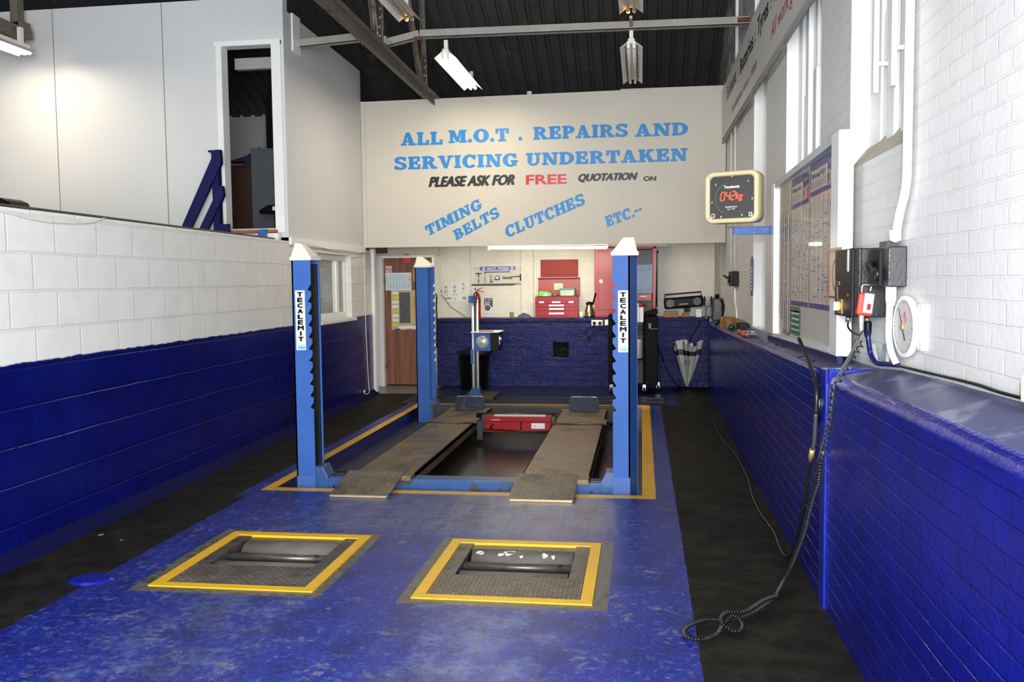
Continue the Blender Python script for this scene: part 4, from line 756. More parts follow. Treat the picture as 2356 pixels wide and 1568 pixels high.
obj('open_lid', MB().prism([(x0 + .02, 13.90, zt), (x1 + .016, 13.90, zt), (x1 + .016, 13.93, 1.655), (x0 + .025, 13.93, 1.645)], (0, .012, 0)).box(x0 + .02, x1 + .016, 13.87, 13.94, 1.64, 1.655), M_red, tc, bev=.004)
obj('lid_sticker', MB().box(-1.34, -1.20, 13.885, 13.889, 1.465, 1.565).box(-1.33, -1.21, 13.883, 13.885, 1.50, 1.53, 1).box(-1.32, -1.25, 13.883, 13.885, 1.475, 1.495, 1), [paint('pale_sticker', lin3(196, 210, 226), .4), M_yelp], tc)
obj('tray', MB().box(x0 + .02, x1 - .02, 13.68, 13.90, zt, zt + .012), M_black, tc)
pn = obj('sheet_panel', MB().box(-1.553, -.97, 13.925, 13.944, 1.665, 1.935).box(-1.553, -.97, 13.918, 13.925, 1.70, 1.71).box(-1.29, -1.23, 13.91, 13.925, 1.895, 1.91, 1), [M_rustred, M_black], bev=.002); tag(pn, 'rusty orange-red metal lid panel against the wall above the tool chest', 'panel')
t = thing('food_tub', 'clear plastic tub with a teal lid on top of the red tool chest', 'tub', (-1.13, 13.75, zt)); obj('bowl', MB().prism([(-1.225, 13.68, zt + .012), (-1.015, 13.68, zt + .012), (-1.005, 13.68, zt + .105), (-1.235, 13.68, zt + .105)], (0, .14, 0)), paint('milky_plastic', lin3(176, 178, 150), .2, var=.2), t, bev=.008); obj('lid', MB().box(-1.24, -1.0, 13.67, 13.83, zt + .105, zt + .13), M_teal, t, bev=.006)
mb = MB().prism([(-1.565, 13.70, zt + .014), (-1.37, 13.70, zt + .014), (-1.36, 13.70, zt + .05), (-1.44, 13.70, zt + .085), (-1.555, 13.70, zt + .09)], (0, .12, 0)).prism([(-1.50, 13.695, zt + .014), (-1.41, 13.695, zt + .014), (-1.45, 13.695, zt + .06)], (0, .004, 0), 1); tag(obj('green_packet', mb, [M_green, M_card], bev=.006), 'bright green packet lying on top of the red tool chest', 'packet')
mb = MB()
for x, l, a in ((-1.35, .09, .2), (-1.33, .07, .5), (-.995, .02, .1)): mb.cyl((x, 13.74, zt + .022), (x + l, 13.74 + a * .1, zt + .026), .009, n=8)
tag(obj('loose_spanners', mb, M_steel), 'loose steel spanners on the tray of the red tool chest', 'spanners', kind='stuff')
# red wall cabinet
cb = thing('steel_cabinet', 'tall red steel cabinet with dented door on the ledge, half hidden by the lift post', 'cabinet', (-.24, 13.75, LZ))
cx0, cx1 = -.70, .215
obj('body', MB().box(cx0, cx1, 13.86, 13.94, LZ + .02, 2.095).box(cx0, cx0 + .03, 13.62, 13.9, LZ + .02, 2.095).box(cx1 - .05, cx1, 13.62, 13.9, LZ + .02, 2.095).box(cx0, cx1, 13.62, 13.9, 2.06, 2.095).box(cx0, cx1, 13.62, 13.9, LZ, LZ + .05), M_red, cb, bev=.012)
obj('shelf', MB().box(cx0 + .03, cx1 - .05, 13.64, 13.9, 1.28, 1.30).box(cx0 + .03, cx1 - .05, 13.84, 13.855, 1.06, 2.06), M_black, cb)
dr = obj('door', MB().box(cx0 + .005, -.11, 13.60, 13.62, LZ + .03, 2.085).box(cx0 + .06, -.17, 13.592, 13.60, 1.16, 2.03), M_red, cb, bev=.008); obj('lock', MB().cyl((-.60, 13.59, 1.59), (-.60, 13.583, 1.59), .026, n=20), M_brass, dr)
obj('hanging_rod', MB().tube([(cx1 + .035, 13.7, 2.03), (cx1 + .035, 13.66, 2.03), (cx1 + .012, 13.66, 2.0), (cx1 + .012, 13.66, 1.2)], .012), M_black, cb)
tag(obj('metal_sheet', MB().prism([(-.12, 13.61, 1.40), (.168, 13.61, 1.40), (.168, 13.61, 1.835), (-.12, 13.61, 1.83)], (0, .004, 0)).box(-.12, .168, 13.606, 13.61, 1.705, 1.712), paint('pale_galvanised_sheet', lin3(134, 146, 174), .5, spec=.2, var=.25)), 'pale grey-blue metal sheet propped inside the red cabinet', 'sheet')
tag(obj('red_case', MB().box(-.1, .15, 13.65, 13.8, 1.30, 1.395).box(-.02, .08, 13.647, 13.65, 1.355, 1.362, 1), [M_red, M_steel], bev=.006), 'small red tool case on the shelf of the red cabinet', 'case')
# jug, mug, cup, rag
jx = -.785; t = thing('steel_jug', 'brushed steel coffee jug beside the red cabinet on the ledge', 'jug', (jx, 13.72, LZ)); obj('body', MB().lathe((jx, 13.72, LZ), [(0, 0), (.078, 0), (.08, .02), (.07, .09), (.05, .165), (.042, .19), (.046, .215), (0, .215)], n=28), paint('brushed_brass_steel', lin3(150, 136, 106), .25, .85), t)
obj('lid', MB().lathe((jx, 13.72, LZ + .215), [(.05, -.02), (.052, .015), (0, .03)], n=24), M_black_p, t); obj('handle', MB().tube(spline([(jx + .05, 13.72, LZ + .2), (jx + .07, 13.66, LZ + .25), (jx + .105, 13.56, LZ + .37)]), .014), M_black_p, t)
obj('base_ring', MB().lathe((jx, 13.72, LZ), [(.082, 0), (.084, .02), (.08, .022)], n=24), M_black_p, t)
t = thing('mug', 'white mug between the red tool chest and the steel jug', 'mug', (-.908, 13.72, LZ)); obj('body', MB().lathe((-.908, 13.72, LZ), [(0, 0), (.03, 0), (.033, .09), (.029, .09), (.027, .01), (0, .01)], n=20), M_card, t); obj('handle', MB().tube(spline([(-.877, 13.72, LZ + .075), (-.86, 13.72, LZ + .06), (-.86, 13.72, LZ + .035), (-.878, 13.72, LZ + .02)]), .005), M_card, t)
tag(obj('paper_cup', MB().lathe((wx(1410), 13.72, LZ), [(0, 0), (.026, 0), (.033, .084), (.036, .086), (.036, .09), (.03, .088), (.024, .006), (0, .006)], n=24), paint('tan_card', lin3(196, 160, 92), .6)), 'tan paper cup standing alone on the ledge right of the leaflet', 'cup')
mb = MB(); n = 14
vs = [(wx(1500) + .22 * i / n, 13.68 + .18 * j / 8, LZ + .004 + max(0, math.sin(PI * i / n)) ** .6 * math.sin(PI * min(1, j / 8)) ** .5 * (.045 + .03 * R0.random())) for i in range(n + 1) for j in range(9)]
mb.raw(vs, [(i * 9 + j, (i + 1) * 9 + j, (i + 1) * 9 + j + 1, i * 9 + j + 1) for i in range(n) for j in range(8)], 0, True); tag(obj('rag', mb, paint('grey_cloth', lin3(84, 88, 112), .85, var=.4, vscale=14)), 'crumpled dark grey rag on the ledge left of the tool chest', 'rag')
# fire extinguisher
ex = wx(800); t = thing('fire_extinguisher', 'red fire extinguisher standing on the ledge behind the headlamp tester', 'extinguisher', (ex, 13.74, LZ))
obj('cylinder', MB().lathe((ex, 13.74, LZ), [(0, 0), (.044, 0), (.047, .01), (.047, .31), (.04, .345), (.022, .375), (.016, .39), (0, .39)], n=28), M_red, t)
obj('valve', MB().cyl((ex, 13.74, LZ + .39), (ex, 13.74, LZ + .425), .014, n=12), M_brass, t)
obj('carrying_handle', MB().prism([(ex, 13.735, LZ + .42), (ex + .11, 13.735, LZ + .395), (ex + .11, 13.735, LZ + .403), (ex, 13.735, LZ + .432)], (0, .014, 0)), M_red, t)
obj('lever', MB().prism([(ex, 13.735, LZ + .43), (ex + .085, 13.735, LZ + .47), (ex + .085, 13.735, LZ + .478), (ex - .01, 13.735, LZ + .442)], (0, .014, 0)), M_red, t)
obj('safety_tag', MB().box(-.009, .009, -.005, .005, 0, .05, M=Matrix.Translation((ex - .02, 13.735, LZ + .425)) @ Matrix.Rotation(-.5, 4, 'Y')), M_bluep, t)
obj('hose', MB().tube(spline([(ex, 13.73, LZ + .41), (ex - .04, 13.72, LZ + .385), (ex - .055, 13.72, LZ + .33), (ex - .056, 13.72, LZ + .2)]), .009), M_black_p, t)
obj('label_band', MB().lathe((ex, 13.74, LZ + .235), [(.0475, 0), (.0475, .045)], n=28).box(-.012, .012, -.0492, -.0482, .0, .03, 1, M=Matrix.Translation((ex + .01, 13.74, LZ + .24))), [M_black, M_card], t)
mb = MB()
for k in range(8): mb.box(ex - .02 + .003 * (k % 3), ex + .022, 13.691, 13.692, LZ + .10 + k * .015, LZ + .105 + k * .015)
obj('label_text', mb, M_card, t)
# leaflet, vehicle chart, tools board
def sheet(name, label, cat, x0, x1, z0, z1, y, blocks, mats, lab=None, th=.003, lines=()):
    mb = MB().box(x0, x1, y - th, y, z0, z1)
    for i, (a, b_, c, d, m) in enumerate(blocks): mb.box(x0 + a * (x1 - x0), x0 + b_ * (x1 - x0), y - th - .0003 - .00012 * i, y - th, z0 + c * (z1 - z0), z0 + d * (z1 - z0), m)
    for (s_, a, c, w, h, m) in lines: mb.add(text_mb(s_, Matrix.Translation((x0 + a * (x1 - x0), y - th - .0008, z0 + c * (z1 - z0))), w * (x1 - x0), h * (z1 - z0), m, 0, .02))
    return tag(obj(name, mb, mats), label, cat)
lf = sheet('leaflet', 'dark blue and white leaflet on the wall beside the fire extinguisher', 'leaflet', wx(878), wx(1030), wz(1270), wz(992), YB, [(0, 1, .42, 1, 1), (0, 1, 0, .42, 2), (.08, .75, .74, .79, 3), (.08, .6, .6, .63, 2), (.08, .66, .66, .69, 2), (.08, .28, .88, .93, 2), (.4, .9, .88, .92, 2)], [M_card, paint('navy_print', lin3(38, 46, 100), .45), paint('pale_blue_print', lin3(206, 218, 232), .5), M_yelp])
obj('photo_disc', MB().cyl((wx(938), YB - .004, wz(1165)), (wx(938), YB - .006, wz(1165)), .058, n=28).cyl((wx(938), YB - .006, wz(1165)), (wx(938), YB - .008, wz(1165)), .048, n=28, mi=1), [M_card, paint('dark_photo', lin3(84, 70, 66), .5, var=.9, vscale=20)], lf)
# vehicle chart: white laminated card with little car outlines
mb = MB().box(wx(165), wx(612), YB - .003, YB, wz(1050), wz(692))
def car_top(u, v, w=46, h=130):
    a, b_, c, d = wx(u - w / 2), wx(u + w / 2), wz(v + h / 2), wz(v - h / 2); k = .35 * (b_ - a)
    mb.prism([(a + k, YB - .003, c), (b_ - k, YB - .003, c), (b_, YB - .003, c + k * 1.2), (b_, YB - .003, d - k * 1.2), (b_ - k, YB - .003, d), (a + k, YB - .003, d), (a, YB - .003, d - k * 1.2), (a, YB - .003, c + k * 1.2)], (0, -.001, 0), 1)
    mb.box(a + .008, b_ - .008, YB - .0048, YB - .004, c + .03, d - .035, 0); mb.box(a + .012, b_ - .012, YB - .0056, YB - .0048, c + .045, d - .05, 3)
for u, v in ((187, 820), (343, 818), (501, 772)): car_top(u, v)
for u, v in ((205, 922), (322, 922), (368, 922), (485, 876)): mb.box(wx(u - 6), wx(u + 6), YB - .004, YB - .003, wz(v + 14), wz(v - 14), 2)
mb.box(wx(335), wx(365), YB - .004, YB - .003, wz(1000), wz(985), 2)
mb.prism([(wx(160), YB - .003, wz(1003)), (wx(292), YB - .003, wz(1003)), (wx(285), YB - .003, wz(985)), (wx(255), YB - .003, wz(968)), (wx(195), YB - .003, wz(968)), (wx(170), YB - .003, wz(985))], (0, -.001, 0), 1)
mb.prism([(wx(478), YB - .003, wz(1010)), (wx(556), YB - .003, wz(1010)), (wx(550), YB - .003, wz(960)), (wx(485), YB - .003, wz(960))], (0, -.001, 0), 1)
for u, v, w, h in ((250, 750, 45, 90), (415, 790, 45, 70), (570, 760, 40, 90), (415, 940, 40, 110), (560, 850, 60, 20), (380, 715, 110, 14), (540, 918, 100, 10)):
    for k in range(int(h / 14)): mb.box(wx(u - w / 2), wx(u + w / 2 - 8 * (k % 3)), YB - .0036, YB - .003, wz(v - h / 2 + k * 14 + 4), wz(v - h / 2 + k * 14), 3)
tag(obj('vehicle_chart', mb, [paint('laminated_card', lin3(222, 220, 214), .18, var=.03), paint('pale_green_print', lin3(126, 158, 156), .4), paint('red_print', lin3(176, 46, 50), .5), paint('faint_print', lin3(196, 192, 190), .5)]), 'laminated chart of small car outlines on the wall beside the socket', 'chart')
tbd = thing('tools_board', 'white wall board headed M.O.T. TOOLS carrying a row of inspection tools', 'board', (wx(1110), YB, wz(760)))
obj('panel', MB().box(wx(665), wx(1552), YB - .014, YB, wz(758), wz(425)), M_board, tbd, bev=.002)
mb = MB()
for p, q in (((690, 470), (690, 712)), ((710, 452), (812, 452)), ((690, 470), (710, 452))): mb.cyl((wx(p[0]), YB - .0145, wz(p[1])), (wx(q[0]), YB - .0145, wz(q[1])), .0015, n=6)
mb.ball((wx(708), YB - .014, wz(432)), .005).ball((wx(1540), YB - .014, wz(442)), .005); obj('outline', mb, M_black, tbd)
YT = YB - .016
mb = MB().box(wx(815), wx(1446), YT - .004, YT + .002, wz(487), wz(420)); mb.add(text_mb('M.O.T. TOOLS', Matrix.Translation((wx(942), YT - .0045, wz(476))), wx(1326) - wx(942), .037, 1, 0, .07))
for u in (852, 1360):
    mb.box(wx(u), wx(u + 55), YT - .0045, YT - .004, wz(482), wz(430), 1).box(wx(u + 5), wx(u + 50), YT - .005, YT - .0045, wz(477), wz(436), 0)
    mb.prism([(wx(u + 10), YT - .005, wz(440)), (wx(u + 45), YT - .005, wz(440)), (wx(u + 34), YT - .005, wz(458)), (wx(u + 40), YT - .005, wz(472)), (wx(u + 15), YT - .005, wz(472)), (wx(u + 21), YT - .005, wz(458))], (0, -.0005, 0), 1)
obj('title_strip', mb, [M_bluep, M_card], tbd)
YH = YT - .012
def tool(name, label, mb, mats): return tag(obj(name, mb, mats), label, 'tool', 'inspection tools on the board')
cy = lambda a, b_, r, mi=0, r1=None: MB().cyl((wx(a[0]), YH, wz(a[1])), (wx(b_[0]), YH, wz(b_[1])), r, r1, 10, mi)
tool('t_bar', 'T-handled bar at the left end of the tools board', cy((736, 542), (836, 542), .008).add(cy((788, 548), (788, 712), .008, 1)), [M_black, M_steel])
tool('pry_bar', 'long thin dark pry bar hung just under the blue tools title', cy((905, 519), (1360, 517), .0055).add(cy((903, 512), (907, 552), .009, 0, .004)), M_black)
tool('spanner', 'smallest steel spanner, second from left on the tools board', cy((905, 620), (908, 712), .005).add(cy((898, 612), (916, 612), .008)), M_steel)
tool('depth_gauge', 'slim steel tread gauge hung left of the tape measure', cy((1012, 572), (1012, 690), .007).add(cy((1012, 685), (1012, 708), .011, 1)), [M_steel, M_black])
tm = MB().cyl((wx(1130), YH + .01, wz(624)), (wx(1130), YH - .022, wz(624)), .034, n=24).box(wx(1092), wx(1168), YH - .02, YH + .01, wz(660), wz(625)).cyl((wx(1128), YH - .022, wz(622)), (wx(1128), YH - .024, wz(622)), .02, n=20, mi=1).add(MB().tube(spline([(wx(1095), YH, wz(650)), (wx(1060), YH, wz(655)), (wx(1030), YH, wz(706))]), .0025, 6), 2)
tool('tape_measure', 'dark blue tape measure with a silver disc on the tools board', tm, [paint('dark_blue_plastic', lin3(40, 66, 98), .35), M_card, M_black])
wb = MB().prism([(wx(1215), YH - .01, wz(598)), (wx(1290), YH - .01, wz(612)), (wx(1440), YH - .01, wz(592)), (wx(1545), YH - .01, wz(585)), (wx(1545), YH - .01, wz(602)), (wx(1400), YH - .01, wz(616)), (wx(1225), YH - .01, wz(618))], (0, .02, 0)).box(wx(1228), wx(1390), YH - .008, YH + .008, wz(645), wz(618), 1)
tool('wire_brush', 'wooden-handled wire brush on the right of the tools board', wb, [M_wooden, paint('grey_bristle', lin3(120, 112, 96), .8, var=.4, vscale=60)])
tool('corrosion_hammer', 'small blue-headed tool at the right edge of the tools board', cy((1543, 560), (1543, 680), .012).add(cy((1500, 612), (1543, 600), .006)), paint('blue_handle_plastic', lin3(36, 52, 110), .35))
tool('crow_bar', 'long black crowbar with a blue end along the foot of the tools board', MB().prism([(wx(665), YH, wz(732)), (wx(1420), YH, wz(728)), (wx(1465), YH, wz(722)), (wx(1460), YH, wz(738)), (wx(1410), YH, wz(757)), (wx(665), YH, wz(758))], (0, -.02, 0)).box(wx(1465), wx(1550), YH - .012, YH, wz(738), wz(726), 1), [M_black, paint('blue_bar_end', lin3(58, 92, 160), .4)])
# sockets and cables
def socket(name, label, x, z, y, gang=1, plugs=0, rotz=0, cat='socket'):
    t = thing(name, label, cat, (x, y, z)); w = .085 * gang
    obj('face_plate', MB().box(x, x + w, y - .012, y, z, z + .085), M_plug, t, bev=.004)
    for k in range(plugs):
        c = x + .0425 + k * .085; obj('plug', MB().box(c - .022, c + .022, y - .045, y - .012, z + .015, z + .06).cyl((c, y - .03, z + .015), (c, y - .03, z - .02), .006, n=8), M_black_p, t, bev=.006)
    if not plugs: obj('switch', MB().box(x + .03, x + .055, y - .018, y - .012, z + .03, z + .055), M_card, t)
    return t
socket('wall_socket', 'white wall socket with a black plug, beside the brown door', -3.20, 1.425, YB, 1, 1)
socket('double_socket', 'white double socket with two black plugs under the red cabinet', -.745, .925, 13.548, 2, 2); socket('fused_switch', 'white single switch beside the double socket under the red cabinet', -.545, .93, 13.548, 1, 0, cat='switch')
def cable(name, label, pts, r=.004, mat=None, n=8, cat='cable'): return tag(obj(name, MB().tube(spline(pts, n), r, 6), mat or M_black_p), label, cat)
cable('cable', 'thin black cable trailing from the door-side socket down to the ledge', [(-3.15, 13.90, 1.42), (-3.10, 13.93, 1.36), (-3.0, 13.935, 1.22), (-2.92, 13.935, 1.16), (-2.84, 13.93, 1.11), (-2.74, 13.9, LZ + .008)])
cable('cable', 'thick black cable running straight down beside the brown door edge', [(-3.165, 13.5, 1.43), (-3.12, 13.5, 1.40), (-3.125, 13.5, 1.2), (-3.12, 13.5, 1.0), (-3.13, 13.5, .6)], .011)
cable('cable', 'black conduit line running level just below the ledge of the end wall', [(-3.1, 13.54, .985), (-2.2, 13.54, .975), (-1.4, 13.54, .985), (-.75, 13.54, .985)], .007)
cable('cable', 'black cable looping in a U below the double socket', [(-.70, 13.515, .92), (-.83, 13.51, .86), (-.845, 13.51, .80), (-.78, 13.50, .74), (-.74, 13.50, .79), (-.70, 13.5, .84), (-.62, 13.515, .90)], .006)
cable('cable', 'black cable falling from the double socket towards the trolley', [(-.62, 13.515, .92), (-.52, 13.5, .78), (-.42, 13.45, .6), (-.36, 13.40, .35)], .006)
cable('cable', 'black cable from the trolley curving down the end wall to the floor', [(.24, 13.1, .62), (.31, 13.45, .45), (.40, 13.5, .22), (.50, 13.45, .06), (.66, 13.2, .008), (.8, 12.6, .008)], .007)
tag(obj('hanging_plug', MB().ball((-.78, 13.52, .74), .022), M_black_p), 'small black plug hanging at the bottom of the cable loop', 'plug')
# niche with a black bag
mb = MB().box(-1.36, -1.07, 13.93, 13.945, .41, .69); tag(obj('niche_shade', mb, M_dark), 'dark panel standing in for the shade inside the square hole of the end wall', 'shade_panel', kind='structure')  # dark sheet added behind the hole in place of its shade
mb = MB(); n = 12
vs = [(-1.25 + .15 * i / n, 13.60 + .05 * R0.random() - .03 * math.sin(PI * i / n), .43 + .2 * j / 8 * (1 - .3 * abs(i / n - .6))) for i in range(n + 1) for j in range(9)]
mb.raw(vs, [(i * 9 + j, (i + 1) * 9 + j, (i + 1) * 9 + j + 1, i * 9 + j + 1) for i in range(n) for j in range(8)], 0, False); tag(obj('black_bag', mb, paint('black_polythene', lin3(28, 28, 28), .2)), 'crumpled black plastic bag stuffed in the square hole of the end wall', 'bag')
# notices on the door
sheet('year_planner', 'pale blue planner sheets taped to the upper half of the brown door', 'planner', -3.925, -3.515, 1.487, 1.757, 13.498, [(0, 1, .49, .51, 2)] + [(.03 + .12 * k, .12 + .12 * k, .56 + .0 * k, .92, 1) for k in range(8)] + [(.03 + .12 * k, .12 + .12 * k, .06, .44, 1) for k in range(8)] + [(.9, .96, .8, .86, 3), (.92, .98, .55, .62, 4)], [M_card, paint('pale_blue_grid', lin3(186, 206, 224), .5), M_greyp, M_yelp, M_pink])
bl = [(0, 1, 0, 1, 0), (.24, .56, .17, .95, 1), (.57, .64, .17, .92, 0)]
for k in range(8): bl += [(.03, .22, .09 + k * .115, .17 + k * .115, 2 if k % 3 else 4), (.66, .80, .30 + k * .07, .355 + k * .07, 3), (.82, .98, .09 + k * .115, .17 + k * .115, 2 if k % 2 else 5)]
bl += [(.2, .75, .02, .10, 2), (.1, .25, .0, .03, 5), (.45, .6, .0, .03, 6)]
sheet('wall_calendar', 'large advert-bordered calendar poster on the lower half of the brown door', 'poster', -3.842, -3.30, .875, 1.485, 13.499, bl, [paint('khaki_card', lin3(190, 180, 130), .5), paint('dark_photo_column', lin3(84, 82, 84), .45, var=.4, vscale=14), M_card, M_orangep, M_yelp, M_bluep, M_pink])
t = thing('no_smoking_sign', 'small no-smoking sticker at the top left of the brown door', 'sign', (-3.87, 13.498, 1.765)); obj('card', MB().box(-3.918, -3.825, 13.495, 13.498, 1.765, 1.862), M_card, t)
mb = MB(); mb.raw([(-3.871 + r * math.cos(a), 13.4945, 1.812 + r * math.sin(a)) for a in [2 * PI * k / 24 for k in range(24)] for r in (.029, .039)], [(2 * k, 2 * k + 1, (2 * k + 3) % 48, (2 * k + 2) % 48) for k in range(24)]); mb.prism([(-3.893, 13.4945, 1.828), (-3.888, 13.4945, 1.834), (-3.849, 13.4945, 1.796), (-3.854, 13.4945, 1.79)], (0, -.0004, 0)); obj('ring', mb, M_red, t); obj('cigarette', MB().box(-3.895, -3.848, 13.4942, 13.495, 1.808, 1.816), M_ink, t)
tag(obj('round_sign', MB().cyl((-3.58, 13.49, 1.975), (-3.58, 13.48, 1.975), .07, n=28), paint('red_disc', lin3(206, 52, 40), .5)), 'round red sign peeping over the top of the brown door', 'sign')
tag(obj('taped_bag', MB().box(-3.49, -3.40, 13.49, 13.499, 1.62, 1.82), paint('tan_plastic_film', lin3(166, 136, 96), .25, var=.2)), 'tan plastic wallet taped near the top right of the brown door', 'wallet')
# trolley with casters
tr_ = thing('tool_trolley', 'black wheeled tool trolley in front of the end wall behind the lift post', 'trolley', (-.11, 12.85, 0))
M_trol = paint('black_trolley_enamel', lin3(11, 11, 12), .55, spec=.1, var=.1); M_trolg = paint('dark_grey_drawer', lin3(40, 40, 42), .5, var=.1)
obj('body', MB().box(-.455, .045, 12.66, 13.1, .14, 1.08).box(-.46, -.40, 12.6, 12.7, .14, 1.12).box(-.46, .05, 12.62, 13.1, 1.08, 1.12), M_trol, tr_, bev=.01)
obj('side_locker', MB().box(.046, .228, 12.62, 13.1, .128, 1.10).prism([(.046, 12.6, 1.10), (.228, 12.6, 1.13), (.228, 12.6, 1.19), (.20, 12.6, 1.2), (.046, 12.6, 1.15)], (0, .45, 0)), M_trol, tr_, bev=.01)
obj('shelf', MB().box(-.12, .02, 12.42, 12.64, .50, .515), M_trol, tr_)
obj('front_panel', MB().box(-.36, .02, 12.64, 12.66, .16, 1.06).box(-.36, .02, 12.63, 12.64, .60, .78), M_trolg, tr_)
mb = MB()
for i in range(5):
    for j in range(3):
        if (i + j) % 2 == 0: mb.box(-.06 + j * .028, -.034 + j * .028, 12.634, 12.64, .84 + i * .028, .866 + i * .028)
obj('chequer_decal', mb, M_dark, tr_)
obj('label', MB().box(.10, .135, 12.617, 12.62, .93, 1.0, 0).box(.12, .225, 12.617, 12.62, .92, .926, 0), M_greyp, tr_)
for x, y in ((-.42, 12.66), (.04, 12.64), (.235, 12.95)):
    c = obj('caster', MB().cyl((x - .016, y, .05), (x + .016, y, .05), .05, n=24), M_black_p, tr_); obj('caster_fork', MB().box(x - .022, x + .022, y - .02, y + .03, .06, .14).cyl((x - .018, y, .05), (x + .018, y, .05), .022, n=16), M_steel, c)
tag(obj('white_box_holder', MB().box(-.075, .03, 12.55, 12.598, 1.02, 1.225).box(-.03, -.026, 12.548, 12.55, 1.02, 1.24, 1), [M_card, M_greyp], bev=.01), 'white plastic holder hung on the front of the black trolley', 'holder')
t = thing('torch', 'red and white torch lying on the white holder of the trolley', 'torch', (-.01, 12.59, 1.235)); obj('barrel', MB().cyl((-.03, 12.59, 1.255), (.05, 12.59, 1.26), .018, n=14).cyl((.05, 12.59, 1.26), (.075, 12.59, 1.262), .026, n=14), M_red, t); obj('lamp_head', MB().cyl((-.085, 12.59, 1.25), (-.03, 12.59, 1.255), .026, n=14), M_card, t)
tag(obj('tan_canister', MB().lathe((-.045, 12.5, .4), [(0, .12), (.05, .12), (.055, .14), (.055, .36), (.04, .38), (0, .38)], n=20), paint('cream_canister', lin3(196, 186, 160), .4)), 'cream canister standing on the open shelf of the trolley', 'canister')
# umbrella hung in the corner
um = thing('umbrella', 'folded silver umbrella with a black band hanging in the far right corner', 'umbrella', (.68, 13.42, .02))
def umb(u, a): # u 0 tip..1 rim
    r = (.012 + .165 * u ** .9) * (1 + .22 * math.cos(8 * a + u * 2)); sk = .02 * u
    return (.668 + r * 1.08 * math.cos(a) + sk, 13.43 + r * .45 * math.sin(a), .025 + .64 * u + (.05 * math.cos(3 * a + .6) * u ** 6))
def umb_band(u0, u1, nu, off=0.):
    n = 64; vs = []
    for i in range(nu + 1):
        for k in range(n):
            p = umb(u0 + (u1 - u0) * i / nu, 2 * PI * k / n); vs.append((.668 + (p[0] - .668) * (1 + off), 13.43 + (p[1] - 13.43) * (1 + off), p[2]))
    return MB().raw(vs, [(i * n + k, i * n + (k + 1) % n, (i + 1) * n + (k + 1) % n, (i + 1) * n + k) for i in range(nu) for k in range(n)], 0, True)
obj('canopy', umb_band(0, 1, 14), paint('silver_cloth', lin3(168, 166, 160), .38, .25, var=.15), um); obj('band', umb_band(.72, .84, 3, .02), M_black, um)
mb = MB()
for p, q in (((.63, .37), (.70, .355)), ((.63, .415), (.70, .40)), ((.63, .37), (.63, .415)), ((.70, .355), (.70, .40))): mb.cyl((p[0], 13.35, p[1]), (q[0], 13.35, q[1]), .003, n=6)
obj('square_emblem', mb, M_black, um)
obj('handle', MB().tube(spline([(.70, 13.45, .66), (.74, 13.46, .78), (.83, 13.47, .92), (.86, 13.47, 1.0)]), .012), M_black_p, um)
# radio on blocks and the rest of the end ledge
ra = thing('radio', 'black portable radio cassette with a carrying handle, tilted on wood blocks', 'radio', (.63, 13.74, 1.12))
RM = Matrix.Translation((.63, 13.74, 1.262)) @ Matrix.Rotation(-.075, 4, 'Y')
obj('body', MB().box(-.29, .29, -.075, .075, -.083, .083, M=RM), M_black_p, ra, bev=.03)
obj('speaker', MB().cyl(RM @ Vector((-.2, -.076, 0)), RM @ Vector((-.2, -.082, 0)), .06, n=24), M_black, ra); obj('speaker', MB().cyl(RM @ Vector((.2, -.076, 0)), RM @ Vector((.2, -.082, 0)), .06, n=24), M_black, ra)
obj('brand_strip', MB().box(-.07, .06, -.079, -.075, -.035, -.015, M=RM), M_greyp, ra)
obj('handle', MB().tube([RM @ Vector(p) for p in ((-.27, 0, .06), (-.27, 0, .135), (.27, 0, .135), (.27, 0, .06))], .011, 8), M_black_p, ra)
obj('foot', MB().box(.0, .09, -.03, .05, -.15, -.08, M=RM), M_black_p, ra)
def block(label, x0, x1, y0, y1, z0, z1, rz=0):
    c = Vector(((x0 + x1) / 2, (y0 + y1) / 2, z0)); return tag(obj('wood_block', MB().box(x0 - c.x, x1 - c.x, y0 - c.y, y1 - c.y, 0, z1 - z0, M=Matrix.Translation(c) @ Matrix.Rotation(rz, 4, 'Z')), M_wooden, bev=.004), label, 'wood block', 'offcuts of timber on the ledges')
block('wide timber block under the left end of the black radio', .345, .545, 13.66, 13.84, LZ, 1.125); block('small timber block under the middle of the black radio', .61, .708, 13.66, 13.8, LZ, 1.098)
tag(obj('white_carton', MB().box(.81, .895, 13.66, 13.76, LZ, 1.16).box(.805, .90, 13.655, 13.765, 1.13, 1.16), M_card, bev=.003), 'small white carton at the right end of the end ledge', 'carton')
ZL = lambda y: ZBk(y) - .03
bc = thing('battery_charger', 'black battery charger with a round top knob in the far right corner', 'charger', (1.02, 12.5, 1.045))
obj('case', MB().box(.955, 1.085, 12.35, 12.6, 1.045, 1.35), paint('charcoal_case', lin3(52, 52, 56), .4), bc, bev=.02); obj('knob', MB().cyl((1.02, 12.45, 1.35), (1.02, 12.45, 1.40), .03, n=16), M_black_p, bc); obj('grille', MB().box(.965, 1.075, 12.34, 12.35, 1.06, 1.16), M_black, bc)
obj('lead', MB().tube(spline([(1.06, 12.34, 1.32), (1.085, 12.2, 1.25), (1.06, 12.1, 1.12), (.98, 12.0, 1.02), (.95, 11.9, 1.02)]), .012), M_black_p, bc)
vc = thing('bench_clamp', 'black twin-post clamp standing between the radio and the battery charger', 'clamp', (.93, 13.0, 1.04))
obj('bed', MB().box(.86, 1.02, 12.95, 13.05, 1.21, 1.235).box(.90, .925, 12.98, 13.02, 1.04, 1.21).box(.985, 1.01, 12.98, 13.02, 1.04, 1.21), M_black, vc); 
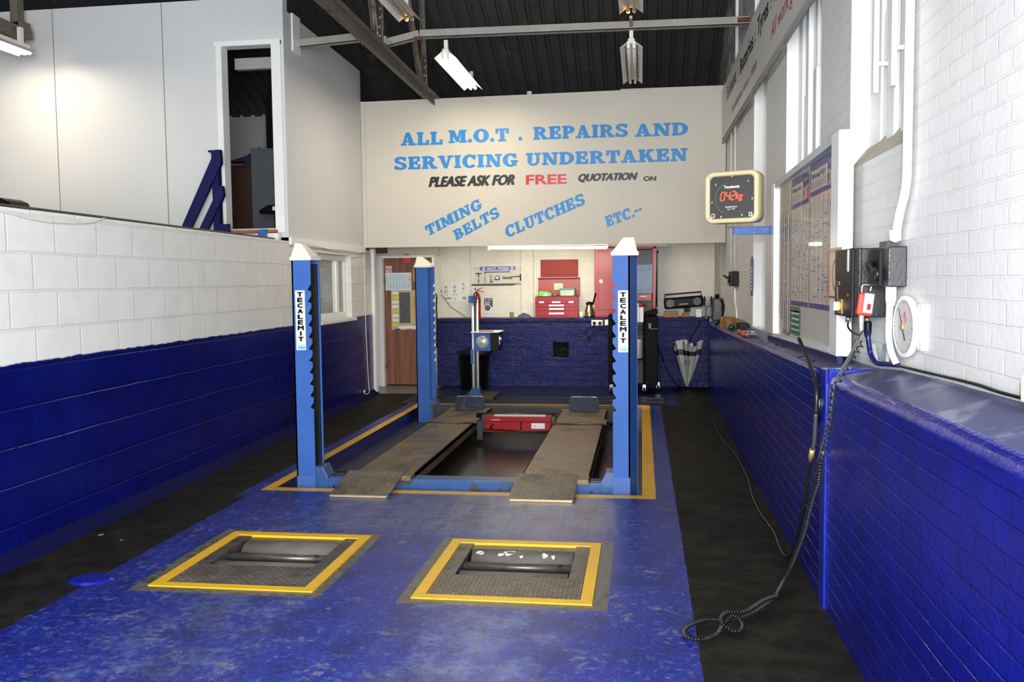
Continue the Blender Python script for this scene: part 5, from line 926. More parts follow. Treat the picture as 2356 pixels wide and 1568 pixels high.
for x in (.89, .985): obj('screw', MB().cyl((x, 13.0, 1.235), (x, 13.0, 1.36), .012, n=10).cyl((x, 13.0, 1.30), (x, 13.0, 1.325), .022, n=10), M_black, vc)
# ------------------------------------------------------------------ left wall extras
M_whitecord = paint('white_painted_cable', lin3(230, 228, 222), .45)
pc = thing('pull_cord', 'thin white cord hanging down the left block wall, hooked at its end', 'cord', (-3.78, 12.0, .05))
obj('cord', MB().tube(spline([(XL(12.0) + .012, 12.0, 2.03), (XL(12.0) + .012, 12.0, 1.2), (XL(12.05) + .012, 12.05, .5), (XL(12.1) + .012, 12.10, .16), (XL(12.05) + .03, 12.04, .075), (XL(11.9) + .03, 11.88, .07), (XL(11.85) + .03, 11.82, .10)]), .006, 6), M_whitecord, pc)
obj('toggle', MB().cyl((XL(11.85) + .03, 11.82, .09), (XL(11.85) + .03, 11.80, .135), .011, n=8), M_whitecord, pc)
def gauge_strip(name, label, x, y0, y1, z0, z1, s):
    t = thing(name, label, 'sign', (x, (y0 + y1) / 2, z0)); n = 10; c = (y0 + y1) / 2; w = (y1 - y0) / 2
    pts = [(x, c - w, z0 + w), (x, c - w, z1 - .05), (x, c, z1), (x, c + w, z1 - .05), (x, c + w, z0 + w), (x, c + w * .6, z0), (x, c - w * .6, z0)]
    obj('card', MB().prism(pts, (s * .004, 0, 0)), M_navyp, t)
    mb = MB()
    for k in range(7): mb.box(min(x + s * .0045, x + s * .005), max(x + s * .0045, x + s * .005), c - w * .5, c + w * .5, z0 + .06 + k * .035, z0 + .082 + k * .035)
    obj('lettering', mb, M_card, t)
    obj('red_patch', MB().box(min(x + s * .0045, x + s * .0052), max(x + s * .0045, x + s * .0052), c - w * .9, c + w * .9, z1 - .10, z1 - .06), M_red, t); return t
M_navyp = paint('navy_print_card', lin3(36, 40, 120), .4)
gauge_strip('strip_sign', 'narrow navy and red strip sign on the white blocks behind the left lift post', XL(9.45) + .002, 9.30, 9.52, 1.40, 1.79, 1)
gauge_strip('strip_sign', 'narrow navy strip sign with a red tip high on the right wall', 1.098, 9.12, 9.34, 1.43, 1.835, -1)
cable('cable', 'thin grey cable drooping over the top of the white block wall', [(XL(4.6) + .01, 4.55, 2.055), (XL(4.8) + .012, 4.8, 2.02), (XL(5.1) + .012, 5.1, 2.0), (XL(5.5) + .012, 5.5, 2.02), (XL(5.75) + .005, 5.72, 2.065)], .006, M_whitecord)
cable('cable', 'dark cables lying along the top edge of the block wall', [(XL(4.4) - .03, 4.3, 2.073), (XL(5.5) - .03, 5.5, 2.074), (XL(6.3) - .03, 6.3, 2.073), (XL(7.3) - .04, 7.3, 2.073), (XL(8.4) - .03, 8.3, 2.073), (XL(8.9) - .05, 8.9, 2.072)], .009, paint('grey_brown_cable', lin3(76, 68, 58), .6))
cable('cable', 'white cable looping along the batten above the office window', [(-3.70, 9.4, 2.06), (-3.70, 10.0, 2.03), (-3.71, 10.8, 2.0), (-3.735, 11.6, 2.01), (-3.76, 12.0, 2.035)], .005, M_whitecord)

# ------------------------------------------------------------------ brake force gauge on its wall bracket
M_cream = paint('cream_moulded_case', lin3(220, 208, 164), .42, var=.04, dirt=lin3(150, 130, 90), damt=.25, dscale=5)
gz = thing('brake_gauge', 'cream brake force gauge with a red lit 042kg reading, on a blue wall bracket', 'gauge', (.69, 7.1, 2.01))
GM = Matrix.Translation((.694, 7.10, 2.228)) @ Matrix.Rotation(-math.radians(24), 4, 'Z')
def sq(w, h, r, bulge, n=10):                            # rounded square with bulging sides, in x-z
    out = []
    for cx, cz, a0 in ((w - r, h - r, 0), (-w + r, h - r, 90), (-w + r, -h + r, 180), (w - r, -h + r, 270)):
        for k in range(n + 1):
            a = math.radians(a0 + 90 * k / n); x, z = cx + r * math.cos(a), cz + r * math.sin(a)
            out.append((x * (1 + bulge * (1 - (z / h) ** 2)), z * (1 + bulge * (1 - (x / w) ** 2))))
    return out
def loft(rings, mi=0, M=None, cap0=False, cap1=False, sm=True):
    n = len(rings[0]); vs = sum(rings, []); fs = [(i * n + k, i * n + (k + 1) % n, (i + 1) * n + (k + 1) % n, (i + 1) * n + k) for i in range(len(rings) - 1) for k in range(n)]
    mb = MB(); vs = [M @ Vector(v) if M is not None else v for v in vs]; mb.raw(vs, fs, mi, sm)
    if cap0: mb.raw(vs[:n], [tuple(range(n))], mi)
    if cap1: mb.raw(vs[-n:], [tuple(range(n))[::-1]], mi)
    return mb
rg = lambda s_, y, r=.05: [(x, y, z) for x, z in sq(.206 * s_, .193 * s_, r, .055)]
obj('case', loft([rg(.81, -.016, .03), rg(.83, -.030, .03), rg(.885, -.04, .035), rg(.97, -.036), rg(1.0, -.02), rg(1.0, .05), rg(.985, .06), rg(.985, .13), rg(.93, .165), rg(.8, .175)], 0, GM, cap1=True), M_cream, gz)
obj('bezel_seam', loft([rg(1.004, .052), rg(1.004, .058)], 0, GM), paint('seam_shadow', lin3(120, 104, 64), .6), gz)
fc = obj('dial_face', loft([rg(.825, -.02, .03), rg(.825, -.010, .03)], 0, GM, cap0=True), paint('charcoal_dial', lin3(66, 63, 62), .35, var=.06), gz)
GF = lambda x, z, y=-.0215: GM @ Vector((x, y, z))
def gtext(s_, cx, cz, w, h, bold=.05, mono=0): 
    M = GM @ Matrix.Translation((cx - w / 2, -.0215, cz - h / 2)); return text_mb(s_, M, w, h, 0, 0, bold)
g = 1 / 4.05e3                                           # zoomed-chart units to metres on the dial
mb = gtext('Tecalemit', .0, .078, .125, .022, .08).add(gtext('BRAKEFORCE', -.003, -.075, .09, .011, .04)).add(gtext('kg x 100', -.003, -.092, .06, .012, .04))
for s_, x, z in (('0', -.082, -.148), ('1', -.155, -.034), ('2', -.125, .100), ('3', .0, .160), ('4', .128, .114), ('5', .160, -.020), ('6', .082, -.138)): mb.add(gtext(s_, x, z, .010 if s_ != '1' else .005, .017, .05))
obj('white_markings', mb, M_card, fc)
mr, mgn = MB(), MB()
for k in range(61):
    a = math.radians(240 - 300 * k / 60); L = .012 if k % 10 == 0 else .005; rr = .128
    p, q = (rr * math.cos(a), rr * math.sin(a) * .98 - .01), ((rr - L) * math.cos(a), (rr - L) * math.sin(a) * .98 - .01); dx, dz = -.0011 * math.sin(a), .0011 * math.cos(a)
    mgn.face([GF(p[0] + dx, p[1] + dz), GF(p[0] - dx, p[1] - dz), GF(q[0] - dx, q[1] - dz), GF(q[0] + dx, q[1] + dz)])
    if k < 40 or 46 < k:
        a2 = math.radians(240 - 300 * (k + 1) / 60); r2 = .134
        mr.face([GF(r2 * math.cos(a), r2 * math.sin(a) * .98 - .01), GF(r2 * math.cos(a2), r2 * math.sin(a2) * .98 - .01), GF((r2 + .0015) * math.cos(a2), (r2 + .0015) * math.sin(a2) * .98 - .01), GF((r2 + .0015) * math.cos(a), (r2 + .0015) * math.sin(a) * .98 - .01)])
for k in range(0, 26):
    a, a2 = math.radians(240 - 5 * k), math.radians(235 - 5 * k); r1, r2 = .1285, .1305
    mgn.face([GF(r1 * math.cos(a), r1 * math.sin(a) * .98 - .01), GF(r1 * math.cos(a2), r1 * math.sin(a2) * .98 - .01), GF(r2 * math.cos(a2), r2 * math.sin(a2) * .98 - .01), GF(r2 * math.cos(a), r2 * math.sin(a) * .98 - .01)])
obj('green_scale', mgn, paint('green_scale_print', lin3(90, 150, 84), .4), fc); obj('red_scale', mr, paint('red_scale_print', lin3(130, 40, 44), .4), fc)
for x, m, nm in ((-.145, M_red, 'red_button'), (.148, paint('green_button_plastic', lin3(40, 150, 120), .4), 'green_button')):
    mb = MB().box(x - .013, x + .013, -.024, -.0205, -.152, -.122, 0, GM).box(x - .008, x + .008, -.026, -.024, -.147, -.127, 1, GM); obj(nm, mb, [M_card, m], fc)
M_led = emit('red_led_segments', (1.0, .05, .02), 2.2)
SEG = {'0': 'abcdef', '4': 'fgbc', '2': 'abged'}
def digit(mb, ch, x, z, w=.036, h=.062, t=.0085, sh=.18):
    S_ = {'a': ((0, h), (w, h)), 'g': ((0, h / 2), (w, h / 2)), 'd': ((0, 0), (w, 0)), 'f': ((0, h / 2), (0, h)), 'e': ((0, 0), (0, h / 2)), 'b': ((w, h / 2), (w, h)), 'c': ((w, 0), (w, h / 2))}
    for s_ in SEG[ch]:
        (ax, az), (bx, bz) = S_[s_]; L = Vector((bx - ax, bz - az)).normalized() * .003; dx, dz = (0, t / 2) if az == bz else (t / 2, 0)
        P4 = [(ax + L.x - dx, az + L.y - dz), (bx - L.x - dx, bz - L.y - dz), (bx - L.x + dx, bz - L.y + dz), (ax + L.x + dx, az + L.y + dz)]
        if az == bz: P4 = [(ax + L.x, az - dz), (bx - L.x, bz - dz), (bx - L.x, bz + dz), (ax + L.x, az + dz)]
        mb.face([GF(x + px + pz * sh, z + pz, -.0225) for px, pz in P4])
mb = MB(); digit(mb, '0', -.090, -.024, .030); digit(mb, '4', -.048, -.022, .028); digit(mb, '2', -.008, -.021, .030)
mb.add(text_mb('kg', GM @ Matrix.Translation((.031, -.0222, -.034)), .058, .066, 0, .2, .02)); obj('red_reading', mb, M_led, fc)
mb = MB()
for x, z in ((-.17, .155), (.17, .155), (-.17, -.155), (.17, -.155)): mb.cyl(GM @ Vector((x, -.036, z)), GM @ Vector((x, -.041, z)), .006, n=10)
obj('case_screws', mb, M_brass, gz)
obj('bracket', MB().box(.71, 1.10, 7.16, 7.24, 1.945, 2.0).box(1.07, 1.10, 7.12, 7.28, 1.90, 2.1), M_lift2 if False else paint('scuffed_blue_bracket', lin3(40, 84, 164), .4, spec=.3, var=.25, dirt=lin3(186, 206, 230), damt=.36, dscale=22), gz, bev=.003)
obj('bracket_rim', MB().box(.705, 1.10, 7.155, 7.16, 1.998, 2.006).box(.705, 1.10, 7.155, 7.16, 1.94, 1.946).box(.66, .76, 7.14, 7.22, 2.0, 2.02), M_black, gz)

# ------------------------------------------------------------------ long sign board on the right wall
M_sign = paint('grey_white_signboard', lin3(214, 212, 208), .42, var=.03, vscale=1)
sb = thing('signboard', 'long grey-white painted trade signboard fixed high along the right wall', 'sign', (1.06, 8, 3.39))
obj('panel', MB().prism([(1.035, 12.02, 3.40), (1.035, 4.6, 3.36), (1.035, 4.6, 4.06), (1.035, 12.02, 4.02)], (.03, 0, 0)), M_sign, sb)
SM = lambda y, z: frame_m((1.0335, y, z), (0, -1, 0), (0, 0, 1))
mb = MB()
for s_, ya, yb, z, h in (('Exhaust', 11.30, 10.25, 3.765, .155), (':', 10.07, 10.03, 3.775, .08), ('Batteries', 9.85, 8.72, 3.745, .16), (':', 8.60, 8.56, 3.76, .08), ('Tyres', 8.42, 7.72, 3.71, .21), (':', 7.60, 7.56, 3.76, .08), ('Servicing', 7.40, 6.2, 3.71, .21)): mb.add(text_mb(s_, SM(ya, z), ya - yb, h, 0, 0, .05))
obj('lettering', mb, M_tblack, sb)
obj('small_lettering', text_mb('Established since 1980', SM(10.7, 3.50), 2.23, .085, 0, 0, .05), M_greyp, sb)
obj('red_lettering', text_mb('All work guaranteed', SM(7.58, 3.47), 2.1, .17, 0, .35, .0), paint('red_script', lin3(176, 50, 56), .4), sb)
cable('cable', 'grey-white cable sagging along under the signboard on the right wall', [(1.05, 12.0, 3.365), (1.05, 11.0, 3.35), (1.05, 10.0, 3.36), (1.05, 9.2, 3.335), (1.05, 8.6, 3.35), (1.05, 7.6, 3.33), (1.05, 6.6, 3.335), (1.05, 5.4, 3.32)], .018, paint('dusty_cable', lin3(150, 148, 144), .6, var=.3))
def conduit(label, x, y, z0, z1, r=.013): return tag(obj('conduit', MB().cyl((x, y, z0), (x, y, z1), r, n=10), M_whitecord), label, 'conduit')
conduit('white conduit running up from the signboard past the tie beam end', 1.075, 10.58, 4.05, 6.0, .02)
conduit('left of two white conduits dropping from the signboard to the black switch', 1.075, 11.15, 1.69, 3.38); conduit('right of two white conduits dropping from the signboard to the black switch', 1.075, 10.70, 1.69, 3.38)
cable('cable', 'white cable running down from the black switch to the ledge', [(1.085, 10.75, 1.5), (1.085, 10.72, 1.36), (1.085, 10.55, 1.24), (1.085, 10.5, 1.16)], .014, M_whitecord)
# far switch box
sw = thing('isolator_switch', 'small black isolator switch with a side lever at the far end of the right wall', 'switch', (1.07, 10.75, 1.5))
obj('box', MB().box(1.03, 1.10, 10.48, 10.95, 1.52, 1.69), M_black_p, sw, bev=.008); obj('lever', MB().cyl((1.03, 11.0, 1.61), (.985, 11.05, 1.645), .014, n=10).cyl((1.03, 10.85, 1.60), (1.012, 10.85, 1.60), .04, n=16), M_black, sw)
obj('brass_edge', MB().box(1.02, 1.03, 10.9, 10.98, 1.53, 1.60), paint('tarnished_plate', lin3(110, 100, 76), .5, .3), sw)

# ------------------------------------------------------------------ things on the right ledge
def zl(x, y): return ZF(y) + (ZBk(y) - ZF(y)) * (x - XR(y) - .02) / (1.13 - XR(y) - .02)
def lblock(label, x0, x1, y0, y1, h, rz=0): z = min(zl(x0, y0), zl(x0, y1)) + .004; return block(label, x0, x1, y0, y1, z, z + h, rz)
lblock('upright timber offcut on the right ledge, farthest from the orange pliers', .955, 1.055, 11.1, 11.25, .135); lblock('timber offcut beside the red-tipped tube on the right ledge', .965, 1.075, 10.62, 10.8, .13, .15); lblock('dark notched timber offcut behind the dark green ball on the right ledge', 1.0, 1.085, 9.75, 10.2, .10)
tag(obj('black_block', MB().box(.985, 1.08, 9.35, 9.62, zl(.985, 9.4) + .006, zl(.985, 9.4) + .085), M_black_p, bev=.006), 'black block beside the orange-handled pliers on the right ledge', 'block')
t = thing('green_ball', 'dark green glass ball on the edge of the right ledge', 'ball', (.955, 9.85, zl(.955, 9.85))); obj('globe', MB().ball((.957, 9.85, zl(.957, 9.85) + .036), .036), paint('dark_green_glass', lin3(30, 60, 44), .08), t); obj('collar', MB().cyl((.957, 9.87, zl(.957, 9.87) + .03), (.985, 9.93, zl(.98, 9.93) + .03), .018, n=12), M_black_p, t)
t = thing('glue_tube', 'white tube with a red base standing on the right ledge by the wall', 'tube', (1.06, 10.3, zl(1.06, 10.3))); zz = zl(1.06, 10.3); obj('base', MB().lathe((1.06, 10.3, zz), [(0, 0), (.028, 0), (.026, .07), (.012, .085)], n=16), M_red, t); obj('nozzle', MB().cyl((1.06, 10.3, zz + .08), (1.06, 10.3, zz + .17), .012, .006, n=12), M_card, t)
M_or = paint('orange_rubber_grip', lin3(226, 74, 34), .4, var=.08)
pl = thing('pliers', 'orange-handled pliers lying on the right ledge', 'pliers', (.99, 8.6, zl(.95, 8.6)))
pz = lambda x, y: (x, y, zl(x, y) + .02)
obj('handle', MB().tube(spline([pz(.965, 9.15), pz(.95, 8.95), pz(.96, 8.72)]), .017, 10), M_or, pl); obj('handle', MB().tube(spline([pz(.94, 8.62), pz(.93, 8.42), pz(.945, 8.2)]), .017, 10), M_or, pl)
obj('jaws', MB().tube(spline([pz(.96, 8.72), pz(.985, 8.5), pz(1.0, 8.3)]), .016, 8).tube(spline([pz(.945, 8.2), pz(.97, 8.05), pz(.985, 7.9)]), .015, 8).ball(pz(.985, 8.45), .024), M_chrome, pl)
mb = MB()
for k in range(16):
    y = 4.9 + R0.random() * 3.2; x = .93 + R0.random() * .05; z = zl(x, y) + .003; a = R0.random() * 3
    mb.box(-.006, .006, -.014, .014, 0, .004, M=Matrix.Translation((x, y, z)) @ Matrix.Rotation(a, 4, 'Z'))
tag(obj('ledge_debris', mb, [M_navy]), 'flakes of blue paint and grit scattered along the right ledge', 'debris', kind='stuff')

# ------------------------------------------------------------------ notice board with charts under a clear sheet
nb = thing('notice_board', 'large notice board of 2007 charts under a clear sheet on the right wall', 'notice board', (1.04, 6.0, 1.19))
XB = 1.03
obj('back_panel', MB().prism([(XB, 4.9, 1.21), (XB, 7.05, 1.17), (XB, 7.05, 2.30), (XB, 4.9, 2.31)], (.02, 0, 0)), M_board, nb)
obj('far_post', MB().box(.985, 1.05, 6.98, 7.10, 1.18, 2.31), M_wood_w, nb, bev=.004); obj('near_post', MB().box(.985, 1.06, 4.75, 4.93, 1.20, 2.345), M_wood_w, nb, bev=.004)
obj('top_rail', MB().prism([(.99, 4.93, 2.30), (.99, 7.0, 2.275), (.99, 7.0, 2.315), (.99, 4.93, 2.345)], (.05, 0, 0)), paint('grey_white_rail', lin3(196, 198, 204), .4), nb)
obj('bottom_rail', MB().prism([(.985, 4.93, 1.205), (.985, 7.0, 1.165), (.985, 7.0, 1.19), (.985, 4.93, 1.235)], (.05, 0, 0)), M_wood_w, nb)
M_chart = paint('beige_chart_paper', lin3(206, 194, 172), .5, var=.04); M_chartg = paint('grey_chart_column', lin3(180, 172, 160), .5, var=.06); M_chartp = paint('pinkish_chart_column', lin3(206, 184, 170), .5); M_nb = paint('navy_chart_ink', lin3(52, 54, 130), .45)
def chart(name, y0, y1, z0, z1, year_at, seed, title):
    r = random.Random(seed); mb = MB(); x = XB - .004
    F = lambda ya, yb, za, zb, m, k=1: mb.box(x - .0004 * k - .0004, x - .0004 * k, yb, ya, za, zb, m)   # ya > yb: from far to near
    w = y1 - y0; F(y0, y1, z0, z1, 0, 0); n = 12
    for k in range(n):
        a = y0 + w * k / n; b_ = y0 + w * (k + .62) / n; F(a, b_, z0 + .04, z1 - .21, (1, 3, 1, 3, 1, 1)[k % 6] if k % 2 == 0 else 0, 1)
        for j in range(9):
            if r.random() < .62: z = z0 + .06 + r.random() * (z1 - z0 - .33); F(a + w * .004, a + w * (.05 + .03 * r.random()), z, z + .006, 2, 2)
        for j in range(46):
            if r.random() < .8: z = z0 + .05 + j * (z1 - z0 - .28) / 46; F(a + w * .01, a + w * (.03 + .03 * r.random()), z, z + .003, 4, 2)
    F(y0, y1, z1 - .2, z1, 2, 1); F(y0 + w * .04, y0 + w * .66, z1 - .17, z1 - .05, 0, 2); F(y0 + w * .06, y0 + w * .62, z1 - .158, z1 - .118, 1, 3); F(y0, y1, z0, z0 + .03, 2, 2)
    Mx = lambda y, z: frame_m((x - .0022, y, z), (0, -1, 0), (0, 0, 1))
    mb.add(text_mb(title, Mx(y0 + w * .07, z1 - .105), -w * .52, .042, 2, 0, .03)); mb.add(text_mb('2007', Mx(y0 + w * .71, z1 - .175), -w * .25, .085, 0, 0, .06)); mb.add(text_mb('Autodata', Mx(y0 + w * .71, z1 - .06), -w * .25, .03, 0, 0, .03))
    return obj(name, mb, [M_chart, M_chartg, M_nb, M_chartp, M_greyp], nb)
chart('wall_chart', 5.74, 4.96, 1.42, 2.29, 0, 3, '2-tube Testing Weights'); chart('wall_chart', 6.42, 5.78, 1.42, 2.27, 0, 5, 'Warning Codes')
mb = MB(); x = XB - .004
mb.box(x - .0005, x, 6.46, 6.93, 1.25, 2.25, 0).box(x - .001, x - .0005, 6.5, 6.9, 1.86, 1.98, 1).box(x - .0014, x - .001, 6.6, 6.9, 1.88, 1.96, 2).box(x - .001, x - .0005, 6.48, 6.92, 2.12, 2.25, 3)
for k in range(7): mb.box(x - .0012, x - .0005, 6.5 + k * .06, 6.504 + k * .06, 1.3, 2.12, 4)
for k in range(14): mb.box(x - .0012, x - .0005, 6.48, 6.92, 1.32 + k * .058, 1.323 + k * .058, 4)
obj('road_map', mb, [M_chart, paint('brown_map_print', lin3(110, 96, 70), .5), paint('olive_map_print', lin3(110, 122, 70), .5), M_chartg, paint('dark_map_line', lin3(84, 80, 76), .5)], nb)
mb = MB().box(x - .003, x - .0025, 6.06, 6.42, 1.22, 1.41, 0)
for k in range(9): mb.box(x - .0036, x - .003, 6.08, 6.4 - .03 * (k % 3), 1.235 + k * .018, 1.245 + k * .018, 1 if k % 2 else 2)
mb.box(x - .0036, x - .003, 6.06, 6.42, 1.375, 1.385, 3); obj('green_leaflet', mb, [paint('green_leaflet_print', lin3(70, 130, 96), .5), M_card, paint('dark_green_print', lin3(40, 96, 66), .5), M_dark], nb)
obj('red_strip', MB().box(x - .003, x - .002, 6.46, 6.8, 1.205, 1.235), M_red, nb)
for k in range(5):
    y = 6.5 + k * .085; mb = MB().box(x - .012, x - .006, y, y + .02, 1.22 + .03 * k, 2.05)
    for j in range(5): mb.box(x - .0125, x - .012, y, y + .02, 1.4 + j * .13 + .05 * (k % 2), 1.412 + j * .13 + .05 * (k % 2), 1)
    obj('hanging_rule', mb, [paint('brown_rule', lin3(120, 96, 84), .5) if k % 2 else M_greyp, M_yelp], nb)
cs = NB('clear_acrylic'); tn = cs.new('ShaderNodeBsdfTransparent'); gl = cs.new('ShaderNodeBsdfGlossy'); gl.inputs['Roughness'].default_value = .05; mx = cs.new('ShaderNodeMixShader'); fr = cs.new('ShaderNodeFresnel'); fr.inputs[0].default_value = 1.5
mx.inputs[0].default_value = .10; cs.l.new(tn.outputs[0], mx.inputs[1]); cs.l.new(gl.outputs[0], mx.inputs[2]); cs.l.new(mx.outputs[0], cs.n['Material Output'].inputs[0])
mb = MB(); n = 14
vs = [(.997 + .006 * math.sin(j * .9) , 4.94 + (6.97 - 4.94) * j / n, z) for j in range(n + 1) for z in (1.235, 2.29)]
mb.raw(vs, [(2 * j, 2 * j + 1, 2 * j + 3, 2 * j + 2) for j in range(n)], 0, True); obj('clear_sheet', mb, cs.mat, nb)
ns = thing('warning_sign', 'cream sign with a red border half hidden behind the black starter box', 'sign', (.98, 4.8, 1.49)); obj('card', MB().box(.979, .983, 4.62, 4.92, 1.49, 1.755), paint('cream_sign', lin3(224, 208, 168), .5), ns)
mb = MB()
for (ya, yb, za, zb) in ((4.62, 4.92, 1.735, 1.748), (4.62, 4.92, 1.497, 1.507), (4.905, 4.915, 1.5, 1.745)): mb.box(.977, .979, ya, yb, za, zb)
mb.raw([(.978, 4.76 + r * math.cos(a), 1.615 + r * math.sin(a)) for a in [2 * PI * k / 24 for k in range(24)] for r in (.068, .08)], [(2 * k, 2 * k + 1, (2 * k + 3) % 48, (2 * k + 2) % 48) for k in range(24)]); obj('red_border', mb, M_red, ns)

# ------------------------------------------------------------------ starter box, isolator, pendant, dial, pipes
M_crackle = paint('black_crackle_paint', lin3(30, 30, 32), .3, var=.25, bump=.25, bscale=140, dirt=lin3(190, 190, 190), damt=.20, dscale=24)
st = thing('starter_box', 'large black electric starter box with a rotary switch on the right wall', 'electric box', (1.02, 4.43, 1.42))
obj('casing', MB().box(.965, 1.10, 4.27, 4.60, 1.42, 1.735), M_crackle, st, bev=.006); obj('cover', MB().box(.945, .965, 4.265, 4.605, 1.42, 1.735), M_black_p, st, bev=.005)
obj('cover_rib', MB().box(.968, .978, 4.26, 4.27, 1.42, 1.735).box(.988, .992, 4.262, 4.27, 1.42, 1.735), M_black_p, st)
k = obj('switch_plate', MB().box(.941, .945, 4.43, 4.54, 1.43, 1.50), paint('tarnished_brass_plate', lin3(150, 118, 58), .4, .4), st); obj('rotary_knob', MB().cyl((.941, 4.485, 1.466), (.925, 4.485, 1.466), .022, n=16).box(.915, .928, 4.478, 4.492, 1.446, 1.486), M_card, k); obj('indicator', MB().cyl((.94, 4.46, 1.47), (.93, 4.46, 1.47), .009, n=10), emit('amber_indicator', (1, .35, .02), 3), k)
obj('cover_label', MB().box(.942, .945, 4.31, 4.335, 1.63, 1.73), M_card, st); obj('key', MB().box(.939, .945, 4.49, 4.56, 1.565, 1.585).cyl((.943, 4.54, 1.575), (.938, 4.54, 1.575), .018, n=14).box(.94, .945, 4.53, 4.545, 1.5, 1.56), paint('brown_key', lin3(90, 70, 60), .5, .3), st)
obj('red_mark', MB().box(.942, .945, 4.31, 4.34, 1.515, 1.527), M_red, st)
for x, y in ((.965, 4.40), (1.02, 4.28)): obj('cable_gland', MB().cyl((x, y, 1.42), (x, y, 1.395), .012, n=12), M_steel, st)
iso = thing('isolator_box', 'black wall isolator with a sloping lever, above the round dial', 'isolator', (1.06, 4.06, 1.56))
obj('casing', MB().box(1.025, 1.10, 3.95, 4.10, 1.56, 1.73), M_crackle, iso, bev=.005); obj('front', MB().box(1.015, 1.035, 4.06, 4.22, 1.56, 1.725), M_black_p, iso, bev=.004)
obj('lever', MB().prism([(1.012, 4.19, 1.675), (1.012, 4.19, 1.655), (1.012, 4.08, 1.61), (1.012, 4.07, 1.635)], (-.018, 0, 0)).cyl((1.012, 4.07, 1.615), (1.0, 4.07, 1.615), .03, n=18), M_black, iso, bev=.003)
obj('top_entry', MB().box(1.03, 1.08, 4.0, 4.12, 1.73, 1.755), M_black, iso)
pd = thing('remote_pendant', 'red push-button pendant on the black starter box, its black coiled cable trailing to the floor', 'remote control', (1.0, 4.22, 1.42))
PM = Matrix.Translation((1.0, 4.235, 1.48)) @ Matrix.Rotation(.12, 4, 'Y')
obj('body', MB().box(-.033, .033, -.02, .02, -.052, .052, M=PM), M_red if False else paint('orange_red_rubber', lin3(222, 52, 30), .4), pd, bev=.01); fp = obj('front_plate', MB().box(-.012, .032, -.028, -.02, -.04, .053, M=PM), paint('grey_cast_plate', lin3(150, 150, 150), .4, .3), pd, bev=.005)
obj('red_button', MB().box(.004, .018, -.036, -.028, -.022, .004, M=PM), M_red, fp); obj('label', MB().box(-.004, .026, -.030, -.028, .015, .042, M=PM), M_card, fp)
obj('hook', MB().tube(spline([PM @ Vector(p) for p in ((-.02, 0, .05), (-.02, 0, .085), (.015, 0, .085), (.015, 0, .06))]), .006), M_steel, pd); obj('strain_relief', MB().lathe(PM @ Vector((-.008, 0, -.05)), [(.013, 0), (.011, -.02), (.012, -.022), (.009, -.045), (.01, -.047), (.006, -.075)], n=12), paint('grey_rubber', lin3(150, 148, 142), .5), pd)
M_cord = paint('black_rubber_cable', lin3(24, 24, 25), .38, var=.2); M_gcord = paint('grey_cable', lin3(66, 68, 72), .45)
Apts = [(.991, 4.225, 1.36), (.963, 4.18, 1.335), (.935, 4.17, 1.279), (.879, 4.15, 1.184), (.853, 4.14, 1.13), (.839, 4.14, 1.017), (.825, 4.2, .88), (.812, 4.25, .777), (.815, 4.28, .735)]
pcab = obj('cable', MB().tube(spline(Apts), .0045, 8), M_gcord, pd)
def helix(pts, r, turns_per_m, wire, n=8, rf=None):
    sp_ = spline(pts, 16); L = [0]
    for a, b_ in zip(sp_, sp_[1:]): L.append(L[-1] + (b_ - a).length)
    out = []; u = None; N = int(L[-1] * turns_per_m * 9); j = 0; ph = 0; last = 0
    for i in range(N + 1):
        s_ = L[-1] * i / N
        while j < len(L) - 2 and L[j + 1] < s_: j += 1
        t = (s_ - L[j]) / max(1e-9, L[j + 1] - L[j]); p = sp_[j].lerp(sp_[j + 1], t); d = (sp_[j + 1] - sp_[j]).normalized()
        u = d.orthogonal().normalized() if u is None else (u - d * u.dot(d)).normalized(); w = d.cross(u)
        k = 1 if rf is None else rf(s_ / L[-1]); ph += 2 * PI * turns_per_m * (s_ - last) * (k if rf else 1); last = s_
        out.append(p + (u * math.cos(ph) + w * math.sin(ph)) * r)
    return MB().tube(out, wire, 6)
cpts = [(.99, 4.21, 1.31), (.924, 4.16, 1.225), (.869, 4.13, 1.142), (.845, 4.12, 1.086), (.838, 4.13, .993), (.828, 4.15, .898), (.818, 4.17, .823), (.805, 4.2, .758), (.81, 4.27, .66), (.808, 4.35, .58), (.803, 4.45, .46), (.80, 4.56, .33), (.785, 4.68, .19), (.765, 4.74, .09), (.73, 4.72, .03), (.66, 4.52, .02), (.60, 4.40, .02), (.50, 4.25, .02), (.40, 4.17, .02), (.30, 4.165, .02), (.215, 4.08, .02), (.19, 4.0, .02), (.215, 3.935, .02), (.27, 3.93, .02), (.33, 3.99, .02), (.37, 4.10, .022), (.42, 4.15, .05), (.455, 4.11, .03), (.44, 4.05, .02), (.40, 4.045, .02), (.36, 4.09, .045), (.39, 4.17, .055), (.48, 4.21, .05), (.58, 4.36, .05), (.66, 4.47, .04)]
obj('coiled_cable', helix(cpts, .0098, 72, .0034, rf=lambda f: .42 if f < .12 else (.55 + .45 * min(1, (f - .12) / .3))), M_cord, pd)
hpts = [(.826, 4.9, 1.281), (.837, 4.8, 1.223), (.842, 4.65, 1.157), (.848, 4.55, 1.097), (.845, 4.5, 1.034), (.842, 4.5, .943), (.846, 4.55, .804), (.843, 4.58, .752)]
hs_ = thing('air_hose', 'black and grey air hose draped over the right ledge and along the floor', 'hose', (.84, 5.0, 0))
obj('upper_length', MB().tube(spline(hpts[:6]), .011, 8), M_cord, hs_); obj('grey_length', MB().tube(spline(hpts[5:]), .010, 8), M_gcord, hs_); obj('brass_ferrule', MB().cyl(hpts[-1], (.84, 4.62, .69), .013, n=12), M_brass, hs_)
